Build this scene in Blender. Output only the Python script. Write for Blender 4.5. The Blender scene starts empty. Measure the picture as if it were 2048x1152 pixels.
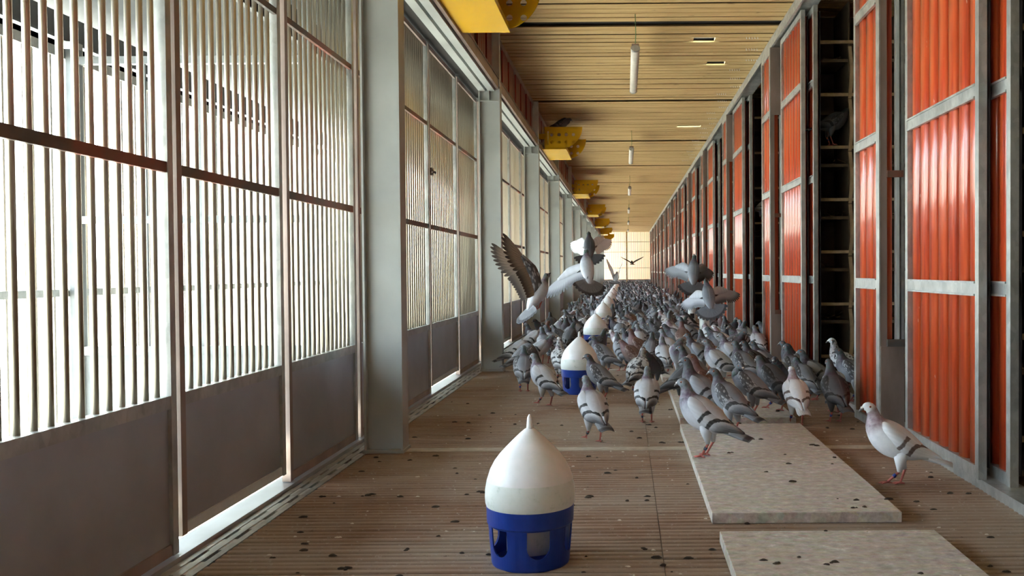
import bpy, bmesh, math, random
from mathutils import Vector, Matrix
random.seed(7)
sc = bpy.context.scene
COL = sc.collection
PI = math.pi

# ------------------------------------------------------------------ camera
F = 1813.0; VX = 1250.0; VY = 541.0; H = 0.75
PITCH = math.atan((576.0 - VY) / F); ROLL = math.radians(-0.4)
cam_d = bpy.data.cameras.new('camera'); cam = bpy.data.objects.new('camera', cam_d); COL.objects.link(cam)
cam_d.sensor_width = 36.0; cam_d.lens = F / 2048.0 * 36.0
cam_d.shift_x = -(VX - 1024.0) / 2048.0; cam_d.shift_y = 0.0
cam_d.clip_start = 0.05; cam_d.clip_end = 500
cam.matrix_world = (Matrix.Translation((0, 0, H)) @ Matrix.Rotation(PI / 2 - PITCH, 4, 'X') @ Matrix.Rotation(ROLL, 4, 'Z'))
sc.camera = cam

# ------------------------------------------------------------------ world, sun, exposure
w = bpy.data.worlds.new('world'); sc.world = w; w.use_nodes = True
bg = w.node_tree.nodes['Background']; bg.inputs[0].default_value = (0.74, 0.88, 1.0, 1); bg.inputs[1].default_value = 6.5
sun_d = bpy.data.lights.new('sun', 'SUN'); sun = bpy.data.objects.new('sun', sun_d); COL.objects.link(sun)
sun_d.energy = 18.0; sun_d.angle = math.radians(1.0); sun_d.color = (1.0, 0.96, 0.88)
sun.rotation_euler = Vector((0.52, 0.30, -1.0)).to_track_quat('-Z', 'Y').to_euler()
sc.cycles.max_bounces = 12; sc.cycles.diffuse_bounces = 8
vs = sc.view_settings
vs.view_transform = 'Standard'; vs.look = 'None'; vs.gamma = 1.0; vs.use_curve_mapping = False
vs.exposure = 1.72

# ------------------------------------------------------------------ helpers
class MB:
    def __init__(s): s.v = []; s.f = []; s.m = []; s.uv = []; s.sm = []
    def add(s, vs, fs, mat=0, uv=None, smooth=False):
        o = len(s.v); s.v += [tuple(p) for p in vs]
        for f in fs:
            s.f.append([o + i for i in f]); s.m.append(mat); s.sm.append(smooth)
        s.uv += list(uv) if uv else [(0.0, 0.0)] * len(vs)
        return s
    def box(s, x0, x1, y0, y1, z0, z1, mat=0):
        v = [(x, y, z) for x in (x0, x1) for y in (y0, y1) for z in (z0, z1)]
        return s.add(v, [(0, 1, 3, 2), (4, 6, 7, 5), (0, 4, 5, 1), (2, 3, 7, 6), (0, 2, 6, 4), (1, 5, 7, 3)], mat)
    def tube(s, pts, rad, n=8, mat=0, smooth=True, caps=True):
        pts = [Vector(p) for p in pts]
        if not isinstance(rad, (list, tuple)): rad = [rad] * len(pts)
        vs = []; uv = []
        for i, p in enumerate(pts):
            t = (pts[min(i + 1, len(pts) - 1)] - pts[max(i - 1, 0)]).normalized()
            a = Vector((0, 0, 1)) if abs(t.z) < 0.9 else Vector((1, 0, 0))
            u = t.cross(a).normalized(); q = t.cross(u)
            for k in range(n):
                an = 2 * PI * k / n
                vs.append(p + (u * math.cos(an) + q * math.sin(an)) * rad[i]); uv.append((i / max(1, len(pts) - 1), k / n))
        fs = [(i * n + k, i * n + (k + 1) % n, (i + 1) * n + (k + 1) % n, (i + 1) * n + k) for i in range(len(pts) - 1) for k in range(n)]
        if caps: fs += [tuple(range(n - 1, -1, -1)), tuple((len(pts) - 1) * n + k for k in range(n))]
        return s.add(vs, fs, mat, uv, smooth)
    def lathe(s, prof, n=32, mat=0, smooth=True, c=(0, 0, 0)):
        vs = []; uv = []
        for i, (r, z) in enumerate(prof):
            for k in range(n):
                a = 2 * PI * k / n
                vs.append((c[0] + r * math.cos(a), c[1] + r * math.sin(a), c[2] + z)); uv.append((i / (len(prof) - 1), k / n))
        fs = [(i * n + k, i * n + (k + 1) % n, (i + 1) * n + (k + 1) % n, (i + 1) * n + k) for i in range(len(prof) - 1) for k in range(n)]
        return s.add(vs, fs, mat, uv, smooth)
    def extrude(s, poly, d0, d1, fn, mat=0, smooth=False):
        """poly: 2D outline, fn(a, b, d) -> 3D point"""
        n = len(poly)
        vs = [fn(a, b, d0) for a, b in poly] + [fn(a, b, d1) for a, b in poly]
        fs = [(k, (k + 1) % n, n + (k + 1) % n, n + k) for k in range(n)]
        s.add(vs, fs, mat, None, smooth); o = len(s.v) - 2 * n
        s.f.append([o + k for k in range(n - 1, -1, -1)]); s.f.append([o + n + k for k in range(n)])
        s.m += [mat, mat]; s.sm += [False, False]
        return s
    def mesh(s, name, mats):
        me = bpy.data.meshes.new(name); me.from_pydata(s.v, [], s.f)
        for m in (mats if isinstance(mats, (list, tuple)) else [mats]): me.materials.append(m)
        me.polygons.foreach_set('material_index', s.m); me.polygons.foreach_set('use_smooth', s.sm)
        ul = me.uv_layers.new(name='UVMap'); li = [0] * len(me.loops); me.loops.foreach_get('vertex_index', li)
        flat = []
        for i in li: flat += s.uv[i]
        ul.data.foreach_set('uv', flat)
        bm = bmesh.new(); bm.from_mesh(me); bmesh.ops.recalc_face_normals(bm, faces=bm.faces); bm.to_mesh(me); bm.free()
        me.update(); return me

WL = {}
def ob(name, data, parent=None, loc=None, rot=None):
    """data: mesh or None. loc is a world position; a child's location is stored relative to its parent"""
    o = bpy.data.objects.new(name, data); COL.objects.link(o)
    l = Vector(loc) if loc is not None else None
    if parent is not None:
        o.parent = parent
        if l is not None: l = l - WL.get(parent.name, Vector((0, 0, 0)))
    o.location = l if l is not None else (0, 0, 0)
    WL[o.name] = Vector(loc) if loc is not None else Vector((0, 0, 0))
    if rot: o.rotation_euler = rot
    return o
def prt(name, mb, mat, parent, kind=None):
    """part given in world coordinates, stored relative to the parent's base"""
    b = WL.get(parent.name, Vector((0, 0, 0)))
    mb.v = [(x - b.x, y - b.y, z - b.z) for x, y, z in mb.v]
    o = bpy.data.objects.new(name, mb.mesh(name, mat)); COL.objects.link(o); o.parent = parent
    WL[o.name] = b.copy()
    if kind: o['kind'] = kind
    return o
def thing(name, label, cat, loc, group=None, rotz=0):
    o = ob(name, None, None, loc); o['label'] = label; o['category'] = cat; o.empty_display_size = 0.05
    if group: o['group'] = group
    o.rotation_euler = (0, 0, rotz); return o
def struct(name, data=None, label=None, loc=None):
    o = ob(name, data, None, loc); o['kind'] = 'structure'
    if label: o['label'] = label
    return o
ORD = 'first second third fourth fifth sixth seventh eighth ninth tenth eleventh twelfth thirteenth fourteenth fifteenth sixteenth seventeenth eighteenth nineteenth'.split()
for _t, _u in (('twenty', 'twentieth'), ('thirty', 'thirtieth'), ('forty', 'fortieth'), ('fifty', 'fiftieth')): ORD += [_u] + ['%s-%s' % (_t, q) for q in ORD[:9]]
RT = cam.matrix_world.to_3x3()
def ray(px, py):
    d = Vector(((px - VX) / F, -(py - 576.0) / F, -1.0)); return (RT @ d)
def at_floor(px, py, z=0.0):
    d = ray(px, py); t = (z - H) / d.z; return Vector((d.x * t, d.y * t, z))
def at_depth(px, py, y):
    d = ray(px, py); t = y / d.y; return Vector((d.x * t, y, H + d.z * t))

# ------------------------------------------------------------------ materials
class NT:
    def __init__(s, name):
        s.mat = bpy.data.materials.new(name); s.mat.use_nodes = True
        s.t = s.mat.node_tree; s.b = s.t.nodes['Principled BSDF']; s.out = s.t.nodes['Material Output']
    def n(s, ty, **kw):
        x = s.t.nodes.new(ty)
        for k, v in kw.items():
            if k == 'ins':
                for i, val in v.items(): s.set(x.inputs[i], val)
            else: setattr(x, k, v)
        return x
    def set(s, inp, val):
        if isinstance(val, bpy.types.NodeSocket): s.t.links.new(val, inp)
        elif isinstance(val, (tuple, list)) and len(val) == 3 and inp.type == 'RGBA': inp.default_value = (*val, 1)
        else: inp.default_value = val
    def p(s, **kw):
        for k, v in kw.items(): s.set(s.b.inputs[k.replace('_', ' ')], v)
        return s
    def pos(s): return s.n('ShaderNodeNewGeometry').outputs['Position']
    def objc(s): return s.n('ShaderNodeTexCoord').outputs['Object']
    def uvc(s):
        x = s.n('ShaderNodeSeparateXYZ'); s.set(x.inputs[0], s.n('ShaderNodeTexCoord').outputs['UV']); return x.outputs[0], x.outputs[1]
    def scale(s, vec, sc_): return s.n('ShaderNodeMapping', ins={0: vec, 3: sc_}).outputs[0]
    def noise(s, vec, scale=5, det=4, rough=0.55): return s.n('ShaderNodeTexNoise', ins={'Vector': vec, 'Scale': scale, 'Detail': det, 'Roughness': rough}).outputs['Fac']
    def vor(s, vec, scale=5, out='Distance'): return s.n('ShaderNodeTexVoronoi', ins={'Vector': vec, 'Scale': scale}).outputs[out]
    def ramp(s, fac, stops, interp='LINEAR'):
        r = s.n('ShaderNodeValToRGB'); r.color_ramp.interpolation = interp; e = r.color_ramp.elements
        while len(e) < len(stops): e.new(0.5)
        for q, (p_, c) in zip(e, stops): q.position = p_; q.color = (*c, 1) if len(c) == 3 else c
        s.set(r.inputs[0], fac); return r.outputs[0]
    def mix(s, fac, a, b, mode='MIX'):
        m = s.n('ShaderNodeMix', data_type='RGBA', blend_type=mode); s.set(m.inputs[0], fac); s.set(m.inputs[6], a); s.set(m.inputs[7], b); return m.outputs[2]
    def math(s, op, a, b=0.0, c=0.0):
        m = s.n('ShaderNodeMath', operation=op); s.set(m.inputs[0], a); s.set(m.inputs[1], b); s.set(m.inputs[2], c); return m.outputs[0]
    def bump(s, h, strength=0.3, dist=0.002):
        b = s.n('ShaderNodeBump', ins={'Strength': strength, 'Distance': dist, 'Height': h}); s.set(s.b.inputs['Normal'], b.outputs[0]); return s
def G(v): return (v, v, v)

def m_plain(name, col, rough=0.5, metal=0.0, var=0.12, sc_=12):
    t = NT(name); c2 = tuple(min(1, c * (1 + var)) for c in col); c1 = tuple(c * (1 - var) for c in col)
    t.p(Base_Color=t.ramp(t.noise(t.pos(), sc_, 5), [(0.3, c1), (0.7, c2)]), Roughness=rough, Metallic=metal); return t.mat
def m_galv(name, a, b, rough=0.42, metal=0.75):
    t = NT(name); v = t.n('ShaderNodeRGBToBW', ins={0: t.vor(t.scale(t.pos(), (1, 1, 0.5)), 60, 'Color')}).outputs[0]; n = t.noise(t.pos(), 9, 6)
    c = t.ramp(n, [(0.3, a), (0.65, b)]); c = t.mix(0.12, c, v, 'OVERLAY')
    t.p(Base_Color=c, Metallic=metal, Roughness=t.ramp(t.noise(t.pos(), 25, 3), [(0.3, G(rough - 0.08)), (0.7, G(rough + 0.1))])); return t.mat

M = {}
M['galv'] = m_galv('galvanised steel', (0.36, 0.38, 0.37), (0.55, 0.56, 0.53))
M['bar'] = m_plain('bar steel', (0.56, 0.50, 0.40), 0.30, 0.85, 0.06, 4)
M['pale'] = m_plain('pale post', (0.62, 0.66, 0.64), 0.45, 0.3, 0.1)
M['column'] = m_plain('column paint', (0.36, 0.38, 0.36), 0.42, 0.1, 0.08, 5)
t = NT('kick plate'); n = t.noise(t.pos(), 5, 4)
t.p(Base_Color=t.ramp(t.noise(t.pos(), 3.0, 4), [(0.3, (0.37, 0.39, 0.425)), (0.7, (0.48, 0.505, 0.545))]), Metallic=0.6, Roughness=t.ramp(n, [(0.3, G(0.30)), (0.75, G(0.40))]))
M['kick'] = t.mat
t = NT('shaded rail primer'); n = t.noise(t.pos(), 4, 5)
t.p(Base_Color=t.ramp(n, [(0.38, (0.11, 0.10, 0.09)), (0.5, (0.17, 0.10, 0.07)), (0.62, (0.26, 0.09, 0.06))]), Metallic=0.3, Roughness=0.5); M['rail'] = t.mat  # dark brown carries the rails' shade and floor reflection, red is primer
t = NT('stile brown'); t.p(Base_Color=t.ramp(t.noise(t.scale(t.pos(), (1, 1, 0.3)), 9, 5), [(0.35, (0.25, 0.195, 0.165)), (0.65, (0.37, 0.285, 0.245))]), Metallic=0.45, Roughness=0.42); M['stile'] = t.mat
t = NT('red lacquered wood'); p = t.scale(t.pos(), (40, 40, 1.6)); g = t.noise(p, 1.0, 6, 0.6); b = t.noise(t.scale(t.pos(), (6, 6, 1.2)), 1.0, 3)
c = t.ramp(g, [(0.30, (0.20, 0.022, 0.010)), (0.46, (0.50, 0.065, 0.020)), (0.70, (0.66, 0.14, 0.035))]); c = t.mix(t.math('MULTIPLY', b, 0.55), c, (0.60, 0.060, 0.020))
fl = t.ramp(t.noise(t.scale(t.pos(), (60, 60, 14)), 1.0, 2), [(0.735, G(0)), (0.76, G(1))]); c = t.mix(t.math('MULTIPLY', fl, 0.5), c, (0.8, 0.62, 0.5))
t.p(Base_Color=c, Roughness=0.30, Coat_Weight=0.9, Coat_Roughness=0.13); t.bump(g, 0.15, 0.001); M['red'] = t.mat
t = NT('dark red upper wall'); t.p(Base_Color=t.ramp(t.noise(t.scale(t.pos(), (30, 30, 2)), 1, 4), [(0.3, (0.16, 0.018, 0.016)), (0.7, (0.30, 0.04, 0.03))]), Roughness=0.3, Coat_Weight=0.4); M['dred'] = t.mat
t = NT('ceiling wood'); g = t.noise(t.scale(t.pos(), (1.4, 26, 20)), 1.0, 6, 0.6); k = t.noise(t.scale(t.pos(), (7, 22, 10)), 1.0, 2)
c = t.ramp(g, [(0.25, (0.36, 0.225, 0.085)), (0.5, (0.54, 0.37, 0.155)), (0.75, (0.64, 0.47, 0.215))]); c = t.mix(t.ramp(k, [(0.70, G(0)), (0.76, G(0.75))]), c, (0.16, 0.09, 0.04))
t.p(Base_Color=c, Roughness=0.6); M['ceil'] = t.mat
t = NT('floor wood'); g = t.noise(t.scale(t.pos(), (2.2, 30, 10)), 1.0, 6, 0.65); b = t.noise(t.scale(t.pos(), (1.6, 1.6, 1)), 1.0, 4); sp = t.noise(t.pos(), 55, 3, 0.7)
c = t.ramp(g, [(0.25, (0.135, 0.076, 0.046)), (0.5, (0.255, 0.158, 0.100)), (0.75, (0.35, 0.25, 0.17))])
c = t.mix(t.ramp(b, [(0.38, G(0)), (0.60, G(0.65))]), c, (0.36, 0.305, 0.24)); c = t.mix(t.ramp(sp, [(0.60, G(0)), (0.70, G(0.55))]), c, (0.47, 0.43, 0.36)); c = t.mix(t.ramp(sp, [(0.28, G(0.6)), (0.36, G(0))]), c, (0.10, 0.07, 0.05))
t.p(Base_Color=c, Roughness=0.75); t.bump(sp, 0.4, 0.003); M['floor'] = t.mat
M['strip'] = m_plain('floor strip', (0.42, 0.37, 0.29), 0.7, 0, 0.2, 25)
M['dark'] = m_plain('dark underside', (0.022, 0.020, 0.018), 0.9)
t = NT('chipboard'); a = t.noise(t.scale(t.pos(), (30, 34, 30)), 1.0, 5, 0.7); b = t.noise(t.pos(), 4, 4); v = t.vor(t.scale(t.pos(), (40, 85, 40)), 1.0, 'Color')
c = t.ramp(a, [(0.34, (0.36, 0.32, 0.27)), (0.5, (0.50, 0.465, 0.405)), (0.58, (0.56, 0.53, 0.47)), (0.68, (0.74, 0.71, 0.65))]); c = t.mix(0.16, c, v, 'SOFT_LIGHT'); c = t.mix(t.ramp(b, [(0.4, G(0)), (0.7, G(0.45))]), c, (0.42, 0.35, 0.28))
t.p(Base_Color=c, Roughness=0.7); t.bump(a, 0.25, 0.001); M['board'] = t.mat
M['yellow'] = m_plain('yellow enamel', (0.60, 0.34, 0.006), 0.22, 0.0, 0.05, 3)
t = NT('blue plastic'); n = t.noise(t.pos(), 20, 5); t.p(Base_Color=t.ramp(n, [(0.3, (0.005, 0.030, 0.24)), (0.7, (0.010, 0.050, 0.33))]), Roughness=0.36); M['blue'] = t.mat
t = NT('white plastic'); n = t.noise(t.pos(), 30, 5); t.p(Base_Color=t.ramp(n, [(0.3, (0.80, 0.84, 0.84)), (0.6, (0.87, 0.89, 0.90))]), Roughness=0.35, Subsurface_Weight=0.7, Subsurface_Radius=(0.06, 0.06, 0.06)); M['white'] = t.mat
t = NT('milky plastic'); n = t.noise(t.pos(), 45, 5, 0.7); t.p(Base_Color=t.ramp(n, [(0.30, (0.58, 0.66, 0.60)), (0.42, (0.74, 0.80, 0.76)), (0.7, (0.79, 0.84, 0.81))]), Roughness=0.4, Subsurface_Weight=0.6, Subsurface_Radius=(0.06, 0.06, 0.06)); M['milky'] = t.mat
M['cone'] = m_plain('grey cone plastic', (0.42, 0.50, 0.52), 0.4)
M['lamp'] = m_plain('lamp diffuser', (0.62, 0.58, 0.50), 0.4)
M['shelf'] = m_plain('shelf wood', (0.50, 0.37, 0.22), 0.7, 0, 0.2, 20)
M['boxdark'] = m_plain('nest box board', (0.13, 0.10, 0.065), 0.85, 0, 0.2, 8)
M['straw'] = m_plain('straw', (0.17, 0.12, 0.065), 0.9, 0, 0.4, 60)
M['sand'] = m_plain('sunlit ground', (0.56, 0.555, 0.49), 0.9, 0, 0.1, 0.6)
M['ochre'] = m_plain('ochre wall', (0.62, 0.42, 0.26), 0.8, 0, 0.1, 1)
M['avi'] = m_plain('aviary grey', (0.17, 0.185, 0.19), 0.5, 0.2, 0.12)
M['roof'] = m_plain('roof sheet', (0.09, 0.095, 0.095), 0.6, 0.2)
M['dung'] = m_plain('droppings dark', (0.045, 0.035, 0.025), 0.9, 0, 0.4, 80)
M['dungw'] = m_plain('droppings white', (0.66, 0.62, 0.52), 0.9, 0, 0.2, 80)
M['cord'] = m_plain('green cord', (0.12, 0.22, 0.08), 0.7)

B = 3.05; NB = 13; YC0 = 3.745; YEND = 43.2; ZC = 2.586
def YC(k): return YC0 + B * k

# ------------------------------------------------------------------ setting: ground, floor, ceiling, shell
struct('ground', MB().box(-80, 60, -40, 140, -0.55, -0.5).mesh('ground', M['sand']), 'bright sunlit ground outside the loft')
fl = struct('floor', MB().box(-1.08, 2.45, -9.5, YEND, -0.5, -0.022).mesh('floor', M['dark']), 'slatted wooden loft floor')
PITCHF = 0.034
XS = 0.095
def slat_mesh(x0, x1, hw, z0, z1, name, mat, flip=False):
    b = 0.0035; y = hw
    k = y * 0.55
    prof = [(-k, z0), (k, z0), (y, z1 - b), (y - b, z1), (-y + b, z1), (-y, z1 - b)] if not flip else [(-y, z0 + b), (-y + b, z0), (y - b, z0), (y, z0 + b), (k, z1), (-k, z1)]
    return MB().extrude(prof, x0, x1, lambda a, c, d: (d, a, c)).mesh(name, mat)
ml = slat_mesh(-1.075, XS - 0.001, 0.0125, -0.022, 0, 'floor_slat', M['floor']); mr = slat_mesh(XS + 0.001, 1.205, 0.0125, -0.022, 0, 'floor_slat', M['floor'])
rest = MB(); cnt = 0; y = 1.4
def slat_into(mb, x0, x1, y, hw, z0, z1): mb.box(x0, x1, y - hw, y + hw, z0, z1)
seam = [YC0 + 0.06 + B * k for k in range(-4, 14)]
y = -9.4
while y < YEND:
    if min(abs(y - s) for s in seam) > 0.045:
        if 1.9 < y and cnt < 298:
            ob('floor_slat', ml, fl, (0, y, random.uniform(-0.0012, 0.0008))); ob('floor_slat', mr, fl, (0, y, random.uniform(-0.0012, 0.0008))); cnt += 2
        else:
            slat_into(rest, -1.075, XS - 0.004, y, 0.0125, -0.022, 0); slat_into(rest, XS + 0.004, 1.205, y, 0.0125, -0.022, 0)
    y += PITCHF
prt('floor_slats_beyond', rest, M['floor'], fl, 'stuff')
cs = MB().box(-1.075, 1.205, -0.035, 0.035, -0.022, 0.001).mesh('cross_strip', M['strip'])
for s in seam: ob('cross_strip', cs, fl, (0, s, 0))
# floor inside the nest rooms
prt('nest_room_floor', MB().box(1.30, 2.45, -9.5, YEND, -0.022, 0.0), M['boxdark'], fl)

SLOT = [(0.56, 0.73, 7.28), (0.74, 0.90, 8.10), (0.68, 0.98, 11.62)]                 # x0, x1, y of slats broken out under an added pane that softens the sun
cb = MB(); yy = -9.6
for (x0, x1, ys) in SLOT:
    cb.box(-1.30, 2.55, yy, ys - 0.055, ZC + 0.03, ZC + 0.05); cb.box(-1.30, x0, ys - 0.055, ys + 0.055, ZC + 0.03, ZC + 0.05); cb.box(x1, 2.55, ys - 0.055, ys + 0.055, ZC + 0.03, ZC + 0.05); yy = ys + 0.055
cb.box(-1.30, 2.55, yy, YEND + 0.1, ZC + 0.03, ZC + 0.05)
ce = struct('ceiling', cb.mesh('ceiling', M['dark']), 'slatted wooden ceiling')
cm = slat_mesh(-0.985, 2.45, 0.048, ZC, ZC + 0.022, 'ceiling_slat', M['ceil'], True)
rest = MB(); cnt = 0; y = -9.5
gaps = [YC0 + 0.05 + B * k for k in range(-4, 14)]
while y < YEND:
    if min(abs(y - s) for s in gaps) > 0.066:
        hit = [s for s in SLOT if abs(s[2] - y) < 0.0587]
        if hit:
            for x0, x1 in ((-0.985, hit[0][0]), (hit[0][1], 2.45)): ob('ceiling_slat', slat_mesh(x0, x1, 0.048, ZC, ZC + 0.022, 'ceiling_slat', M['ceil'], True), ce, (0, y, 0))
        elif 4.5 < y and cnt < 150: ob('ceiling_slat', cm, ce, (0, y, random.uniform(-0.001, 0.001)), (random.uniform(-0.005, 0.005), 0, random.uniform(-0.001, 0.001))); cnt += 1
        else: slat_into(rest, -0.985, 2.45, y, 0.048, ZC, ZC + 0.022)
    y += 0.1173
prt('ceiling_slats_beyond', rest, M['ceil'], ce, 'stuff')
t = NT('rooflight sheet'); tl = t.n('ShaderNodeBsdfTranslucent', ins={0: (0.8, 0.85, 0.85)}); t.t.links.new(tl.outputs[0], t.out.inputs[0])
for (x0, x1, ys) in SLOT: prt('sun_diffuser', MB().box(x0 - 0.04, x1 + 0.04, ys - 0.13, ys + 0.13, ZC + 0.055, ZC + 0.058), t.mat, ce)  # translucent pane added over each slot to break up direct sun
tw = MB()
for q in range(5): tw.tube([(0.022 * q, 0, ZC + 0.004), (0.022 * q + 0.006, 0.004, ZC - 0.014), (0.022 * q + 0.004, 0.03, ZC - 0.004)], 0.0016, 5)
twm = tw.mesh('tie_wire', M['white'])
for q in range(22): ob('tie_wire', twm, ce, (1.02 + 0.05 * ((q * 7) % 3 - 1), 7.19 + 0.38 * q, 0))

# far end: low plates, bar screen, ochre wall beyond; back wall behind the camera; outer wall of the nest rooms
struct('wall_back', MB().box(-1.3, 2.5, -9.7, -9.55, -0.5, ZC + 0.1).mesh('wall_back', M['pale']))
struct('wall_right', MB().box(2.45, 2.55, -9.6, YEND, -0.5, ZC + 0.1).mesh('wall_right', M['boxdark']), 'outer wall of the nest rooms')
wf = struct('wall_far', MB().box(-1.05, 1.22, YEND, YEND + 0.03, 0.0, 0.30).mesh('wall_far', M['kick']), 'barred far end of the corridor')
prt('post', MB().box(0.05, 0.14, YEND - 0.02, YEND + 0.06, 0.0, ZC), M['shelf'], wf)
for z in (0.30, 0.86, 1.62, 2.1): prt('rail', MB().box(-1.05, 1.22, YEND, YEND + 0.03, z, z + 0.025), M['rail'], wf)
e = MB(); x = -1.0
while x < 1.2: e.box(x, x + 0.02, YEND + 0.005, YEND + 0.025, 0.3, ZC); x += 0.062
prt('bars', e, M['rail'], wf, 'stuff')
wb = struct('wall_beyond', MB().box(-3, 6, 47.0, 47.3, -0.5, 3.2).mesh('wall_beyond', M['ochre']), 'ochre wall beyond the far end')
prt('shade_slab', MB().box(-2.6, 6, YEND + 0.2, 47.0, 2.9, 3.0), M['roof'], wb); prt('shade_side', MB().box(2.6, 2.8, YEND + 0.2, 47.0, -0.5, 2.9), M['ochre'], wb); prt('yard_floor', MB().box(-2.6, 2.6, YEND + 0.2, 47.0, -0.5, -0.02), M['sand'], wb)  # roof slab and side wall added to shade the ochre wall

# ------------------------------------------------------------------ left: floor channel, columns, beam, upper wall
tr = struct('trim_1', MB().box(-1.245, -1.165, -9.5, YEND, -0.06, 0.012).mesh('trim_1', M['kick']), 'galvanised base channel under the gates')
prt('channel_bed', MB().box(-1.17, -1.08, -9.5, YEND, -0.06, -0.035), M['dark'], tr)
for x in (-1.150, -1.120, -1.088): prt('grate_bar', MB().box(x - 0.0095, x + 0.0095, -9.5, YEND, -0.03, 0.0), M['galv'], tr)
gb = MB().box(-1.168, -1.08, -0.05, 0.05, -0.028, -0.002).mesh('grate_tie', M['pale'])
for i in range(70): ob('grate_tie', gb, tr, (0, 1.3 + i * 0.2, 0))

def h_col():
    m = MB(); x0, x1 = -1.085, -0.925; y0, y1 = 0.0, 0.10
    m.box(x0, x0 + 0.009, y0, y1, 0, 2.13); m.box(x1 - 0.009, x1, y0, y1, 0, 2.13); m.box(x0 + 0.009, x1 - 0.009, y0 + 0.028, y0 + 0.036, 0, 2.13)
    return m
colm = h_col().mesh('shaft', M['column'])
stf = MB().box(-1.075, -0.935, 0.002, 0.098, 2.02, 2.028).mesh('stiffener', M['column'])
fin = MB().box(-1.012, -1.004, 0.002, 0.04, 2.028, 2.13).mesh('fin', M['column'])
upp = MB().box(-0.985, -0.927, 0.0, 0.06, 2.13, ZC).mesh('upper_post', M['pale'])
bpl = MB().box(-1.09, -0.92, -0.012, 0.112, 0.0, 0.012).mesh('base_plate', M['column'])
for k in range(-4, NB):
    yk = YC(k)
    c = thing('steel_column', ('%s grey steel column behind the photographer' % ORD[-k - 1] if k < 0 else 'grey steel H-section column by the left gates, %s from the camera' % ORD[k]), 'column', (-1.0, yk, 0), 'steel columns along the left wall')
    for nm, me in (('shaft', colm), ('stiffener', stf), ('fin', fin), ('upper_post', upp), ('base_plate', bpl)): ob(nm, me, c, (0, yk, 0))

bt = struct('trim_2', MB().box(-1.085, -0.955, -9.5, YEND, 2.13, 2.135).mesh('trim_2', M['column']), 'steel sliding track beam above the gates')
prt('track_rail', MB().box(-1.085, -1.035, -9.5, YEND, 2.10, 2.13), M['column'], bt)
prt('track_rail', MB().box(-1.015, -0.965, -9.5, YEND, 2.10, 2.13), M['column'], bt)
prt('fascia', MB().box(-0.955, -0.935, -9.5, YEND, 2.115, 2.185), M['stile'], bt)
prt('fascia_lip', MB().box(-0.97, -0.928, -9.5, YEND, 2.185, 2.193), M['stile'], bt)
prt('dark_band', MB().box(-1.215, -1.09, -9.5, YEND, 2.145, 2.30), M['dark'], bt)  # near-black box filling the band above the gates

# upper wall of dark red slats, with open slots
wl = struct('wall_left', MB().box(-1.02, -1.005, -9.5, 3.7, 2.193, ZC).mesh('wall_left', M['dred']), 'dark red slatted upper wall above the gates')
prt('top_rail', MB().box(-1.0, -0.975, -9.5, YEND, ZC - 0.045, ZC), M['stile'], wl)
us = MB().box(-0.993, -0.98, -0.035, 0.035, 2.193, ZC - 0.04).mesh('slat', M['dred'])
rest = MB(); cnt = 0
for k in range(-4, NB):
    y = YC(k) + 0.14
    i = 0
    while y < YC(k + 1) - 0.04:
        if i % 11 not in (4, 5, 10):
            if k in (0, 1, 2, 3): ob('slat', us, wl, (0, y, 0))
            else: rest.box(-0.993, -0.98, y - 0.035, y + 0.035, 2.193, ZC - 0.04)
        y += 0.082; i += 1
prt('slats_beyond', rest, M['dred'], wl, 'stuff')
# blank sheet behind most slats
for k in range(0, NB):
    prt('backing_sheet', MB().box(-1.03, -1.02, YC(k), YC(k) + 1.1, 2.193, ZC), M['pale'], wl)
    prt('backing_sheet', MB().box(-1.03, -1.02, YC(k) + 1.4, YC(k + 1), 2.193, ZC), M['dred'], wl)

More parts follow.
